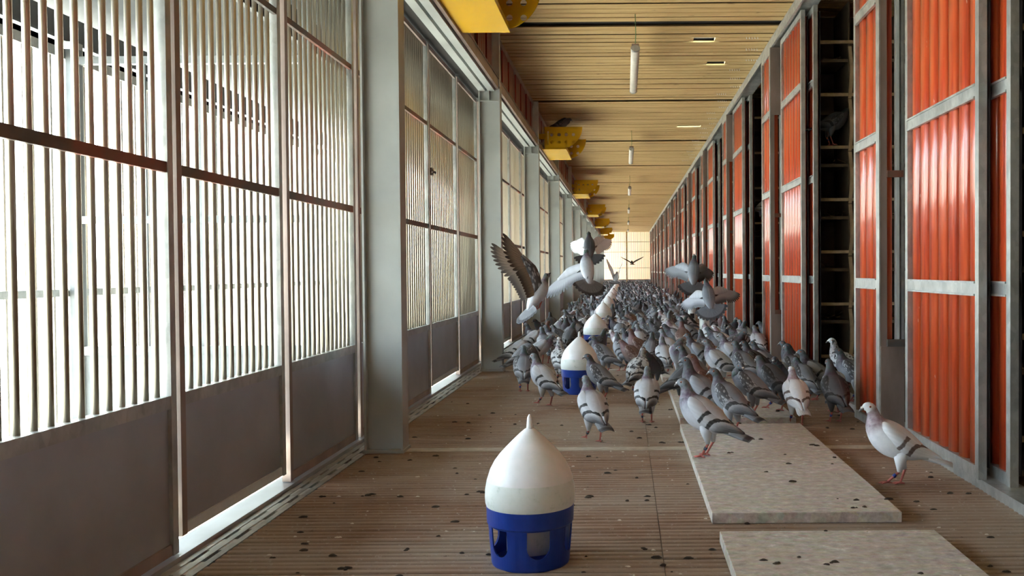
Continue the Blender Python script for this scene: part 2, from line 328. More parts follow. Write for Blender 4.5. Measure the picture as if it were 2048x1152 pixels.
# ------------------------------------------------------------------ left gates
XG = -1.20; ZS = 0.42; ZT = 2.135
def oct_bar(r, z0, z1):
    pr = [(r * math.cos(2 * PI * q / 10), r * math.sin(2 * PI * q / 10)) for q in range(10)]
    return MB().extrude(pr, z0, z1, lambda a, b, d: (a, b, d), 0, True).mesh('bar', M['bar'])
barm = oct_bar(0.0078, ZS + 0.012, ZT)
GN = [0]
def gate(y0, y1, near, zb=0.014, kind='galv', mids=()):
    i = GN[0]; GN[0] += 1
    if near == 2: lab = '%s barred gate leaf behind the photographer' % ORD[i]
    else: lab = 'barred steel gate leaf with kick plate, %s from the left edge' % ORD[i - 3]
    g = thing('barred_gate', lab, 'gate', (XG, y0, 0), 'barred gate leaves along the left wall')
    st = 0.028
    for yy, mt in ((y0, 'stile'), (y1 - st, 'galv')):
        prt('stile', MB().box(XG - 0.012, XG + 0.018, yy, yy + st, zb, ZT), M[mt], g)
    for yy in mids: prt('stile', MB().box(XG - 0.012, XG + 0.018, yy, yy + st, zb, ZT), M['stile'], g)
    prt('sill_rail', MB().box(XG - 0.014, XG + 0.016, y0 + st, y1 - st, ZS - 0.022, ZS + 0.012), M['galv'], g)
    for z, h, mt in ((1.012, 0.028, 'rail'), (1.632, 0.022, 'rail'), (ZT - 0.028, 0.028, 'stile')):
        prt('rail', MB().box(XG + 0.004, XG + 0.016, y0 + st, y1 - st, z, z + h), M[mt], g)
    kp = prt('kick_plate', MB().box(XG - 0.004, XG + 0.008, y0 + st, y1 - st, zb + 0.03, ZS - 0.022), M['kick'], g)
    prt('bottom_rail', MB().box(XG - 0.014, XG + 0.014, y0 + st, y1 - st, zb, zb + 0.03), M['pale' if kind == 'light' else 'stile'], g)  # paler colour on some leaves paints in outside light under them
    n = max(2, round((y1 - y0 - 2 * st) / 0.0545)); d = (y1 - y0 - 2 * st) / n
    e = MB()
    for q in range(n):
        yy = y0 + st + (q + 0.5) * d
        if near == 1: ob('bar', barm, g, (XG - 0.006, yy, 0))
        else: e.box(XG - 0.013, XG + 0.001, yy - 0.007, yy + 0.007, ZS + 0.012, ZT)
    if near != 1: prt('bars', e, M['bar'], g, 'stuff')
    return g
gate(-9.3, -6.2, 2); gate(-6.1, -3.1, 2); gate(-3.0, 0.52, 2)
gate(0.54, 1.55, 1); g = gate(1.57, 2.38, 1)
la = prt('latch', MB().tube([(XG + 0.035, 2.24, 1.905), (XG + 0.035, 2.378, 1.905)], 0.008, 8).box(XG + 0.012, XG + 0.03, 2.26, 2.29, 1.885, 1.925).box(XG + 0.012, XG + 0.03, 2.345, 2.375, 1.885, 1.925).tube([(XG + 0.035, 2.30, 1.905), (XG + 0.06, 2.30, 1.875)], 0.007, 8), M['rail'], g)
gate(2.40, 3.14, 1, 0.05, 'light'); gate(3.18, 3.99, 1)
gate(4.03, 4.74, 1); gate(4.76, 5.50, 1); g = gate(5.52, 6.42, 1, 0.05, 'light')
prt('latch', MB().tube([(XG + 0.035, 5.525, 1.36), (XG + 0.035, 5.6, 1.36)], 0.009, 8).box(XG + 0.012, XG + 0.03, 5.53, 5.57, 1.34, 1.385), M['rail'], g)
gate(6.46, 7.32, 1)
for k in range(1, NB):
    y = YC(k) + 0.62; w3 = 0.96
    for j in range(3):
        if k == 1 and j < 0: continue
        gate(y + j * (w3 + 0.045), y + j * (w3 + 0.045) + w3, 0, 0.05 if j == 1 else 0.014, 'light' if j == 1 else 'galv')

# ------------------------------------------------------------------ outside aviary along the left
XO = -2.27; ZM = 0.16
av = struct('aviary_frame', MB().box(XO - 0.02, XO + 0.02, -9.5, YEND, ZM - 0.05, ZM).mesh('aviary_frame', M['galv']), 'outer run of the aviary beyond the gates')
for z, h in ((0.66, 0.03), (1.62, 0.04)): prt('rail', MB().box(XO - 0.015, XO + 0.015, -9.5, YEND, z, z + h), M['galv'], av)
for k in range(-4, NB + 1): prt('post', MB().box(XO - 0.03, XO + 0.03, YC(k) - 0.03, YC(k) + 0.03, -0.5, 1.7), M['galv'], av)
e = MB(); y = -9.4
while y < YEND: e.box(XO - 0.006, XO + 0.006, y, y + 0.012, ZM, 1.65); y += 0.056
prt('outer_bars', e, M['bar'], av, 'stuff')
# mesh floor: real wires near, carrying bars further on
e = MB(); y = 0.5
while y < 9: e.box(XO, -1.25, y, y + 0.006, ZM - 0.006, ZM); y += 0.03
for i in range(26): e.box(XO + i * 0.04, XO + i * 0.04 + 0.006, -9.4, YEND, ZM - 0.02, ZM - 0.006)
prt('mesh_floor', e, M['galv'], av, 'stuff')
rf = MB().extrude([(-1.02, 2.60), (-2.55, 1.80), (-2.55, 1.84), (-1.02, 2.66)], -9.6, YEND, lambda a, b, d: (a, d, b))
prt('roof_sheet', rf, M['roof'], av)
for x, z in ((-2.33, 1.70), (-1.75, 2.02)): prt('purlin', MB().box(x - 0.03, x + 0.03, -9.5, YEND, z, z + 0.12).box(x - 0.06, x + 0.06, -9.5, YEND, z, z + 0.012), M['roof'], av)
for k in range(-2, NB):
    yk = YC(k) - 0.05
    p = thing('aviary_partition', ('%s barred cross partition behind the photographer' % ORD[-k - 1] if k < 0 else 'barred cross partition outside the left gates, %s from the camera' % ORD[k]), 'partition', (-1.75, yk, ZM), 'cross partitions of the aviary')
    for x in (-2.23, -1.29): prt('post', MB().box(x - 0.022, x + 0.022, yk - 0.02, yk + 0.02, ZM, 2.1 if x > -2 else 1.66), M['avi'], p)
    for z, h in ((0.42, 0.035), (0.955, 0.03), (1.60, 0.03)): prt('rail', MB().box(-2.208, -1.312, yk - 0.015, yk + 0.015, z, z + h), M['avi'], p)
    prt('kick_plate', MB().box(-2.208, -1.312, yk - 0.004, yk + 0.004, ZM, 0.42), M['avi'], p)
    e = MB(); x = -2.17
    while x < -1.33: e.box(x - 0.006, x + 0.006, yk - 0.006, yk + 0.006, 0.45, 1.6); x += 0.056
    prt('bars', e, M['avi'], p, 'stuff')

# ------------------------------------------------------------------ right: kerb, header, sliding doors, nest racks
prt_k = struct('trim_3', MB().box(1.20, 1.302, -9.5, YEND, -0.02, 0.034).mesh('trim_3', M['galv']), 'galvanised kerb under the red doors')
hd = struct('trim_4', MB().box(1.17, 1.29, -9.5, YEND, ZC - 0.085, ZC - 0.002).mesh('trim_4', M['galv']), 'galvanised header over the red doors')
prt('header_lip', MB().box(1.155, 1.17, -9.5, YEND, ZC - 0.10, ZC - 0.06), M['galv'], hd)

def red_slat(w_, z0, z1):
    n = 7; pr = []
    for i in range(n):
        a = PI * i / (n - 1); pr.append((w_ / 2 * math.cos(a) * (0.97 if 0 < i < n - 1 else 1), 0.024 * math.sin(a) ** 0.6 if 0 < i < n - 1 else 0))
    pr += [(-w_ * 0.27, -0.016), (w_ * 0.27, -0.016)]
    m = MB().extrude(pr, z0, z1, lambda a, b, d: (-b, a, d), 0, True); return m.mesh('slat', M['red'])
Z0 = 0.034; ZD = ZC - 0.10
SL = {}
DN = [0]
def red_door(name, y0, y1, x, z0=Z0, near=True, label=None, rails=(0.655, 1.325, 1.955), front='galv', side='stile'):
    """leaf in a plane x = const facing the corridor; tube frame with rails in front of convex slats"""
    d = struct(name, None, label, (x, y0, z0)); s = 0.032
    for yy in (y0, y1 - s):
        prt('stile', MB().box(x, x + 0.028, yy, yy + s, z0, ZD), M[front], d)
    prt('bottom_rail', MB().box(x + 0.002, x + 0.028, y0 + s, y1 - s, z0, z0 + 0.042), M['galv'], d)
    prt('top_rail', MB().box(x + 0.002, x + 0.028, y0 + s, y1 - s, ZD - 0.042, ZD), M['galv'], d)
    for z in rails:
        r = prt('rail', MB().box(x + 0.001, x + 0.009, y0 + s, y1 - s, z, z + 0.05), M['galv'], d)
        prt('rail_lip', MB().box(x - 0.005, x + 0.002, y0 + s, y1 - s, z, z + 0.007).box(x - 0.005, x + 0.002, y0 + s, y1 - s, z + 0.043, z + 0.05), M['galv'], r)
    n = max(1, round((y1 - y0 - 2 * s) / 0.108)); dy = (y1 - y0 - 2 * s) / n
    key = (round(dy, 3), z0)
    if key not in SL: SL[key] = red_slat(dy - 0.019, z0 + 0.03, ZD - 0.03)
    for q in range(n): ob('slat', SL[key], d, (x + 0.033, y0 + s + (q + 0.5) * dy, 0), (0, 0, random.uniform(-0.02, 0.02)))
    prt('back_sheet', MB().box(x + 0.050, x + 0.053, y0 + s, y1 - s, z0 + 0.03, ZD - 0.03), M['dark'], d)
    return d
for k in range(-4, NB):
    o = B * k
    if 3.85 + o > YEND: break
    n_ = k + 5
    pos = 'behind the photographer' if k < -1 else '%s from the right edge' % ORD[max(0, k)]
    red_door('door_%d' % (3 * n_ - 2), 3.05 + o, 3.85 + o, 1.19, label='front leaf of red slatted sliding door, ' + pos)
    red_door('door_%d' % (3 * n_ - 1), 2.94 + o, 3.70 + o, 1.25, label='rear leaf of red slatted sliding door, ' + pos)
    red_door('door_%d' % (3 * n_), 4.12 + o, 4.55 + o, 1.15, z0=0.005, label='narrow red slatted leaf beside the door post, ' + pos)
    if k >= 4: red_door('door_%d' % (80 + k), 4.6 + o, 5.85 + o, 1.25, label='closed red slatted leaf far along the corridor')
    # post frame facing the camera
    ja = thing('door_post', ('%s steel door post behind the photographer' % ORD[-k - 2] if k < -1 else 'brown steel door post just outside the right edge' if k < 0 else 'open-framed brown steel door post on the right, %s from the camera' % ORD[k]), 'post', (1.2, 4.08 + o, 0), 'steel posts between the red doors')
    y0 = 4.08 + o; y1 = 4.112 + o
    prt('upright', MB().box(1.150, 1.180, y0, y1, 0, ZD), M['stile'], ja)
    prt('edge_strip', MB().box(1.144, 1.150, y0 - 0.002, y1, 0, ZD), M['galv'], ja)
    prt('upright', MB().box(1.222, 1.236, y0, y1, 0, ZD), M['pale'], ja)
    prt('upright', MB().box(1.244, 1.258, y0, y1, 0, ZD), M['galv'], ja)
    pl = prt('foot_plate', MB().box(1.150, 1.256, y0 - 0.006, y0 - 0.001, 0.0, 0.40), M['stile'], ja)
    prt('foot_cap', MB().box(1.176, 1.256, y0 - 0.02, y0 - 0.002, 0.40, 0.432), M['rail'], pl)
    prt('head_plate', MB().box(1.150, 1.256, y0 - 0.006, y0 - 0.001, 1.96, ZD), M['stile'], ja)
    prt('infill_slat', MB().box(1.186, 1.214, y0 + 0.04, y0 + 0.06, 0.1, ZD), M['red'], ja)
    prt('clip', MB().box(1.178, 1.250, y0 - 0.014, y0, 1.16, 1.19), M['rail'], ja)

CELL = 0.356
def rack(k):
    y0 = 6.20 + B * k; lab = ('wooden nest box rack just beyond the right edge of the doors' if k < 0 else 'dark wooden nest box rack seen through the %s doorway on the right' % ORD[k])
    r = thing('nest_rack', lab, 'rack', (1.85, y0, 0), 'nest box racks in the side rooms')
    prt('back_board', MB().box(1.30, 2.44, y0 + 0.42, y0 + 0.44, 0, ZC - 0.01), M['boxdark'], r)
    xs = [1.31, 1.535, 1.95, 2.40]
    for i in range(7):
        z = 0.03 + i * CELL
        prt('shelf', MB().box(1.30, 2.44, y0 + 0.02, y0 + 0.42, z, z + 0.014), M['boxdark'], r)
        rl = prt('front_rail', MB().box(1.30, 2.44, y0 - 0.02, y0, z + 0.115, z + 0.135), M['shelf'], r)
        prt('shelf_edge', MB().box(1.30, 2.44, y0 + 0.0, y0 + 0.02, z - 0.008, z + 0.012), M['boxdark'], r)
        e = MB()
        for q in range(46):
            px = random.uniform(1.32, 2.4); py = y0 + random.uniform(0.03, 0.3); a = random.uniform(0, PI); L = random.uniform(0.03, 0.09)
            e.tube([(px, py, z + 0.018 + random.uniform(0, 0.03)), (px + L * math.cos(a), py + L * math.sin(a) * 0.6, z + 0.018 + random.uniform(0, 0.05))], 0.0025, 4)
        prt('nest_straw', e, M['straw'], r, 'stuff')
        for x in xs[1:3]:
            zt = z + CELL if i < 6 else ZC - 0.02
            # curved divider front strip
            pts = [(x + 0.012 * math.sin(PI * j / 8.0) , y0 - 0.012 - 0.0 * j, z + 0.10 + (zt - z - 0.0) * j / 8.0 * 0.98) for j in range(9)]
            m = MB()
            for j in range(8):
                a, b_ = pts[j], pts[j + 1]
                m.add([(a[0] - .011, y0 - .028, a[2]), (a[0] + .011, y0 - .028, a[2]), (a[0] + .011, y0 - .012, a[2]), (a[0] - .011, y0 - .012, a[2]), (b_[0] - .011, y0 - .028, b_[2]), (b_[0] + .011, y0 - .028, b_[2]), (b_[0] + .011, y0 - .012, b_[2]), (b_[0] - .011, y0 - .012, b_[2])], [(0, 1, 5, 4), (1, 2, 6, 5), (2, 3, 7, 6), (3, 0, 4, 7)])
            if i < 6: prt('divider_strip', m, M['shelf'], r)
    for x in xs: prt('divider', MB().box(x - 0.006, x + 0.006, y0, y0 + 0.42, 0, ZC - 0.02), M['boxdark'], r)
    return r
for k in range(-1, 6): rack(k)
for k in range(6, NB): struct('wall_%s' % ('nest_room_%d' % k), MB().box(1.30, 2.45, 6.6 + B * k, 6.64 + B * k, 0, ZC).mesh('wall_nest_room', M['boxdark']))

# ------------------------------------------------------------------ floor boards
for i, (x0, x1, y0, y1, lab) in enumerate([(0.255, 0.845, 0.95, 2.475, 'chipboard panel on the floor, cut off by the lower edge'),
        (0.252, 0.812, 2.66, 4.21, 'chipboard panel on the floor with the pale blue-barred pigeon at its corner'),
        (0.262, 0.825, 4.38, 5.95, 'chipboard panel under the nearest cluster of pigeons'),
        (0.245, 0.80, 6.06, 7.60, 'chipboard panel deeper in the crowd, fourth from the camera'), (0.25, 0.81, 7.72, 9.25, 'chipboard panel almost hidden by the crowd, fifth from the camera')]):
    b_ = bpy.data.meshes.new('floor_board'); bm = bmesh.new()
    m = MB().box(x0, x1, y0, y1, 0.001, 0.033); cxb, cyb = (x0 + x1) / 2, (y0 + y1) / 2
    m.v = [(a - cxb, c - cyb, z) for a, c, z in m.v]; me = m.mesh('floor_board', M['board'])
    bm.from_mesh(me); bmesh.ops.bevel(bm, geom=bm.edges[:], offset=0.0015, segments=1, affect='EDGES'); bm.to_mesh(me); bm.free()
    o = ob('floor_board', me, None, (cxb, cyb, 0)); o['label'] = lab; o['category'] = 'board'; o['group'] = 'chipboard panels on the floor'

# ------------------------------------------------------------------ lamps
LAMPS = [(6.55, 1274), (11.95, 1265), (17.6, 1261), (23.6, 1259), (29.8, 1258), (35.9, 1257)]
for i, (y0, px) in enumerate(LAMPS):
    x = (px - VX) / F * y0; zl = H + 1.60; L = 1.58
    l = thing('ceiling_lamp', 'long narrow tube lamp hung below the ceiling on cords, %s from the camera' % ORD[i], 'lamp', (x, y0, zl), 'tube lamps along the ceiling')
    pr = [(0.032 * math.cos(a) , 0.024 * math.sin(a) * (1.0 if math.sin(a) < 0 else 0.8)) for a in [2 * PI * q / 14 for q in range(14)]]
    prt('diffuser', MB().extrude(pr, y0 + 0.03, y0 + L - 0.03, lambda a, b, d: (x + a, d, zl + b), 0, True), M['lamp'], l)
    prt('housing', MB().box(x - 0.026, x + 0.026, y0 + 0.02, y0 + L - 0.02, zl + 0.012, zl + 0.035), M['stile'], l)
    for yy, s in ((y0, 1), (y0 + L, -1)):
        prt('end_cap', MB().extrude([(a * 1.06, b * 1.06) for a, b in pr], yy, yy + 0.035 * s, lambda a, b, d: (x + a, d, zl + b), 0, True), M['galv'], l)
        prt('cord', MB().tube([(x, yy + 0.08 * s, zl + 0.03), (x + 0.004, yy + 0.03 * s, zl + 0.11), (x, yy - 0.02 * s, ZC)], 0.003, 6), M['cord'], l)

# ------------------------------------------------------------------ yellow perch boxes
def d_plate(mb, y0, y1):
    bm = bmesh.new(); xl, xr = -0.905, -0.472; zt, zb = H + 1.636, H + 1.39; r = 0.244
    out = [(xl, zt), (xl, zb)] + [(xr - r + r * math.sin(a), zt - r * math.cos(a)) for a in [PI / 2 * q / 14 for q in range(15)]]
    def loop(pts):
        vv = [bm.verts.new((a, 0, b)) for a, b in pts]
        for i in range(len(vv)): bm.edges.new((vv[i], vv[(i + 1) % len(vv)]))
    loop(out); holes = []
    for i in range(4):
        for j in range(2): cx_, cz = xl + 0.085 + i * 0.082, zt - 0.088 - j * 0.085; holes.append([(cx_ + 0.019 * math.cos(2 * PI * q / 14), cz + 0.019 * math.sin(2 * PI * q / 14)) for q in range(14)])
    holes.append([(xl + 0.035, zt - 0.20), (xl + 0.050, zt - 0.20), (xl + 0.050, zt - 0.05), (xl + 0.035, zt - 0.05)])
    for h in holes: loop(h)
    bmesh.ops.triangle_fill(bm, use_beauty=True, edges=bm.edges[:])
    bm.verts.index_update(); vs_ = [v.co.copy() for v in bm.verts]; fs_ = [[v.index for v in f.verts] for f in bm.faces]
    be = [(e.verts[0].index, e.verts[1].index) for e in bm.edges if len(e.link_faces) == 1]; bm.free()
    n = len(vs_)
    mb.add([(v.x, y0, v.z) for v in vs_] + [(v.x, y1, v.z) for v in vs_], fs_ + [[n + i for i in f[::-1]] for f in fs_] + [(a, b, n + b, n + a) for a, b in be])
    return mb
for k in range(7):
    y0 = 4.28 + 6.05 * k; y1 = y0 + 0.98
    if y1 > YEND: break
    pb = thing('perch_box', 'yellow perforated metal perch box high on the left wall, %s from the camera' % ORD[k], 'perch', (-0.75, y0, H + 1.38), 'yellow perch boxes')
    prt('end_plate', d_plate(MB(), y0, y0 + 0.008), M['yellow'], pb); prt('end_plate', d_plate(MB(), y1, y1 + 0.008), M['yellow'], pb)
    prt('tray', MB().box(-0.975, -0.655, y0 - 0.01, y1 + 0.012, H + 1.381, H + 1.389).box(-0.661, -0.655, y0, y1, H + 1.389, H + 1.415), M['yellow'], pb)
    prt('back_bracket', MB().box(-0.975, -0.905, y0, y0 + 0.03, H + 1.50, H + 1.56).box(-0.975, -0.905, y1 - 0.03, y1, H + 1.50, H + 1.56).box(-0.905, -0.895, y0, y1, H + 1.48, H + 1.636), M['yellow'], pb)

# ------------------------------------------------------------------ drinkers
def arc_profile():
    return [(0.1130, 0.150), (0.1150, 0.156), (0.1162, 0.172), (0.1152, 0.192), (0.1110, 0.215), (0.1030, 0.240), (0.0915, 0.262), (0.0770, 0.281), (0.0600, 0.299), (0.0420, 0.317), (0.0250, 0.333), (0.0130, 0.343), (0.0, 0.346)]
def base_mesh():
    """blue wall of revolution with six arched windows cut through it"""
    prof = [(0.0, 0.0), (0.099, 0.0), (0.1005, 0.004), (0.1085, 0.104), (0.1115, 0.108), (0.1130, 0.150), (0.1085, 0.150), (0.1045, 0.104), (0.0965, 0.008), (0.0, 0.008)]
    A = bpy.data.objects.new('tmp_a', MB().lathe(prof, 72).mesh('base', M['blue'])); COL.objects.link(A)
    bm = bmesh.new(); bm.from_mesh(A.data); bmesh.ops.remove_doubles(bm, verts=bm.verts[:], dist=1e-5); bmesh.ops.recalc_face_normals(bm, faces=bm.faces); bm.to_mesh(A.data); bm.free()
    cut = MB()
    arch = [(0.029, 0.103), (-0.029, 0.103)] + [(0.029 * math.cos(PI + PI * q / 10), 0.062 + 0.029 * math.sin(PI + PI * q / 10)) for q in range(11)]
    for s in range(6):
        an = math.radians(-73 + 60 * s); ca, sa = math.cos(an), math.sin(an)
        cut.extrude(arch, 0.07, 0.14, lambda p, q, d: (ca * d - sa * p, sa * d + ca * p, q))
    Bo = bpy.data.objects.new('tmp_b', cut.mesh('cut', M['blue'])); COL.objects.link(Bo)
    md = A.modifiers.new('cut', 'BOOLEAN'); md.operation = 'DIFFERENCE'; md.object = Bo; md.solver = 'EXACT'
    dg = bpy.context.evaluated_depsgraph_get(); me = bpy.data.meshes.new_from_object(A.evaluated_get(dg)); me.name = 'base'
    bpy.data.objects.remove(A); bpy.data.objects.remove(Bo)
    me.polygons.foreach_set('use_smooth', [False] * len(me.polygons)); return me
dk_base = base_mesh()
prf = arc_profile()
dk_low = MB().lathe(prf[:5], 40).mesh('reservoir', M['milky'])
dk_top = MB().lathe([(0.1113, 0.2145)] + prf[5:], 40).mesh('dome_top', M['white'])
dk_knob = MB().tube([(0, 0, 0.343), (0, 0, 0.352), (0, 0, 0.372), (0, 0, 0.380)], [0.0085, 0.0078, 0.0062, 0.002], 12).mesh('knob', M['white'])
dk_in = MB().lathe([(0.0, 0.03), (0.062, 0.03), (0.062, 0.15)], 28).mesh('inner_cup', M['milky'])
for k in range(13):
    y = [2.335, 5.56, 8.56][k] if k < 3 else 8.56 + 3.05 * (k - 2); x = -0.249 if k == 0 else -0.283
    if y > YEND - 1: break
    d = thing('drinker', 'white domed drinker on a blue windowed base, %s from the camera' % ORD[k], 'drinker', (x, y, 0.0), 'row of domed drinkers down the corridor')
    for nm, me in (('base', dk_base), ('reservoir', dk_low), ('dome_top', dk_top), ('knob', dk_knob), ('inner_cup', dk_in)): ob(nm, me, d, (x, y, 0.0))
for i, (px, py, yy) in enumerate([(1409, 668, 10.3), (1384, 642, 13.2)]):
    p = at_depth(px, py, yy); d = thing('cone_feeder', 'small grey cone-topped feeder among the crowd on the right, %s' % ('nearer one' if i == 0 else 'farther one'), 'feeder', (p.x, yy, 0), 'grey cone feeders')
    prt('cone', MB().lathe([(0.075, 0.20), (0.072, 0.207), (0.03, 0.27), (0.004, 0.315), (0.0, 0.317)], 24, c=(p.x, yy, 0)), M['cone'], d)
    prt('cup', MB().lathe([(0.0, 0.0), (0.055, 0.0), (0.058, 0.2), (0.0, 0.2)], 24, c=(p.x, yy, 0)), M['milky'], d)
    prt('window', MB().box(p.x - 0.03, p.x + 0.03, yy - 0.06, yy - 0.05, 0.05, 0.12), M['dark'], d)

# ------------------------------------------------------------------ droppings
dr = random.Random(3)
LM = MB()
def litter(mat, n, smin, smax):
    m = LM
    for i in range(n):
        y = 1.6 + (dr.random() ** 1.7) * 8.5; x = dr.uniform(-1.02, 1.15); z = 0.0
        if (x + 0.25) ** 2 + (y - 2.335) ** 2 < 0.016 or (x + 0.283) ** 2 + (y - 5.56) ** 2 < 0.016: continue
        for bx in ((0.255, 0.845, 0.95, 2.475), (0.252, 0.812, 2.66, 4.21), (0.262, 0.825, 4.38, 5.95)):
            if bx[0] < x < bx[1] and bx[2] < y < bx[3]: z = 0.033
        for q in range(dr.choice([1, 1, 2, 3])):
            s = dr.uniform(smin, smax); cx_, cy_ = x + dr.uniform(-s, s), y + dr.uniform(-s, s)
            a0 = dr.uniform(0, 6); ex = dr.uniform(0.8, 1.8)
            vs_ = []
            for ring, (rr, hh) in enumerate(((1, 0.0), (0.8, 0.35), (0.35, 0.6))):
                for k in range(6):
                    a = 2 * PI * k / 6 + a0; r_ = s * rr * dr.uniform(0.7, 1.15); vs_.append((cx_ + r_ * math.cos(a) * ex, cy_ + r_ * math.sin(a) * 0.7, z + s * hh))
            fs_ = [(r * 6 + k, r * 6 + (k + 1) % 6, r * 6 + 6 + (k + 1) % 6, r * 6 + 6 + k) for r in range(2) for k in range(6)] + [tuple(12 + k for k in range(6))]
            m.add(vs_, fs_, mat, None, True)
litter(0, 300, 0.0035, 0.010); litter(1, 420, 0.0015, 0.005)
o = ob('droppings', LM.mesh('droppings', [M['dung'], M['dungw']])); o['kind'] = 'stuff'; o['label'] = 'dark droppings and pale grains scattered over floor and boards'; o['category'] = 'litter'

# ------------------------------------------------------------------ pigeons
def pig_mats(nm, body, chest, neck, neck2, head, belly, wing, bar, tip, tail, style='bar', tailband=(0.04, 0.04, 0.045)):
    t = NT(nm + ' body'); u, v = t.uvc()
    c = t.ramp(u, [(0.0, belly), (0.14, belly), (0.26, body), (0.42, body), (0.50, chest), (0.58, neck2), (0.66, neck), (0.76, neck), (0.83, head), (1.0, head)])
    dv = t.math('ABSOLUTE', t.math('SUBTRACT', v, 0.5))                       # 0 under, 0.5 along the back
    und = t.math('MULTIPLY', t.ramp(dv, [(0.10, G(1)), (0.24, G(0))]), t.ramp(u, [(0.38, G(1)), (0.52, G(0))]))
    c = t.mix(und, c, belly)
    n = t.noise(t.objc(), 75, 3); irid = t.ramp(t.noise(t.objc(), 26, 2), [(0.42, neck2), (0.58, neck)])
    nk = t.ramp(u, [(0.53, G(0)), (0.60, G(0.75)), (0.74, G(0.75)), (0.80, G(0))]); c = t.mix(nk, c, irid)
    c = t.mix(t.math('MULTIPLY', t.ramp(n, [(0.35, G(0)), (0.7, G(1))]), 0.22), c, tuple(min(1, q * 1.5 + 0.015) for q in body))
    if style == 'spot':
        c = t.mix(t.ramp(t.noise(t.objc(), 48, 3), [(0.5, G(0)), (0.56, G(1))]), c, (0.05, 0.05, 0.055))
    t.p(Base_Color=c, Roughness=0.6); mb = t.mat
    t = NT(nm + ' wing'); u, v = t.uvc()
    s = t.math('ADD', u, t.math('MULTIPLY', t.math('SUBTRACT', v, 0.5), -0.40)); s = t.math('ADD', s, t.math('MULTIPLY', t.math('SUBTRACT', t.noise(t.objc(), 90, 2), 0.5), 0.04))
    if style in ('bar', 'spot'):
        c = t.ramp(s, [(0.0, wing), (0.435, wing), (0.447, bar), (0.492, bar), (0.504, wing), (0.585, wing), (0.597, bar), (0.652, bar), (0.664, wing), (0.76, tail), (0.88, tip), (1.0, tip)])
    else:
        c = t.ramp(s, [(0.0, wing), (0.56, wing), (0.575, bar), (0.64, bar), (0.655, wing), (0.74, tail), (0.88, tip), (1.0, tip)])
        sp = t.n('ShaderNodeTexVoronoi', ins={'Vector': t.n('ShaderNodeMapping', ins={0: t.n('ShaderNodeTexCoord').outputs['UV'], 3: (17, 7, 1)}).outputs[0], 'Scale': 1.0, 'Randomness': 0.75}).outputs['Distance']
        msk = t.math('MULTIPLY', t.ramp(sp, [(0.36, G(0)), (0.50, G(1))]), t.ramp(s, [(0.04, G(0)), (0.10, G(0.9)), (0.5, G(0.9)), (0.56, G(0))])); c = t.mix(msk, c, bar)
    if style == 'spot': c = t.mix(t.ramp(t.noise(t.objc(), 42, 3), [(0.52, G(0)), (0.58, G(1))]), c, (0.05, 0.05, 0.055))
    fe = t.n('ShaderNodeTexWave', wave_type='BANDS', bands_direction='Y', ins={'Vector': t.n('ShaderNodeTexCoord').outputs['UV'], 'Scale': 1.6, 'Distortion': 1.5}).outputs['Fac']
    c = t.mix(t.math('MULTIPLY', fe, 0.14), c, tuple(q * 0.45 for q in wing))
    t.p(Base_Color=c, Roughness=0.6); mw = t.mat
    t = NT(nm + ' tail'); u, v = t.uvc(); c = t.ramp(u, [(0.0, belly), (0.3, tail), (0.74, tail), (0.80, tailband), (0.95, tailband), (1.0, tail)])
    fe = t.n('ShaderNodeTexWave', wave_type='BANDS', bands_direction='Y', ins={'Vector': t.n('ShaderNodeTexCoord').outputs['UV'], 'Scale': 2.2}).outputs['Fac']
    c = t.mix(t.math('MULTIPLY', fe, 0.25), c, tuple(q * 0.4 for q in tail)); t.p(Base_Color=c, Roughness=0.65); mt = t.mat
    return dict(body=mb, wing=mw, tail=mt)
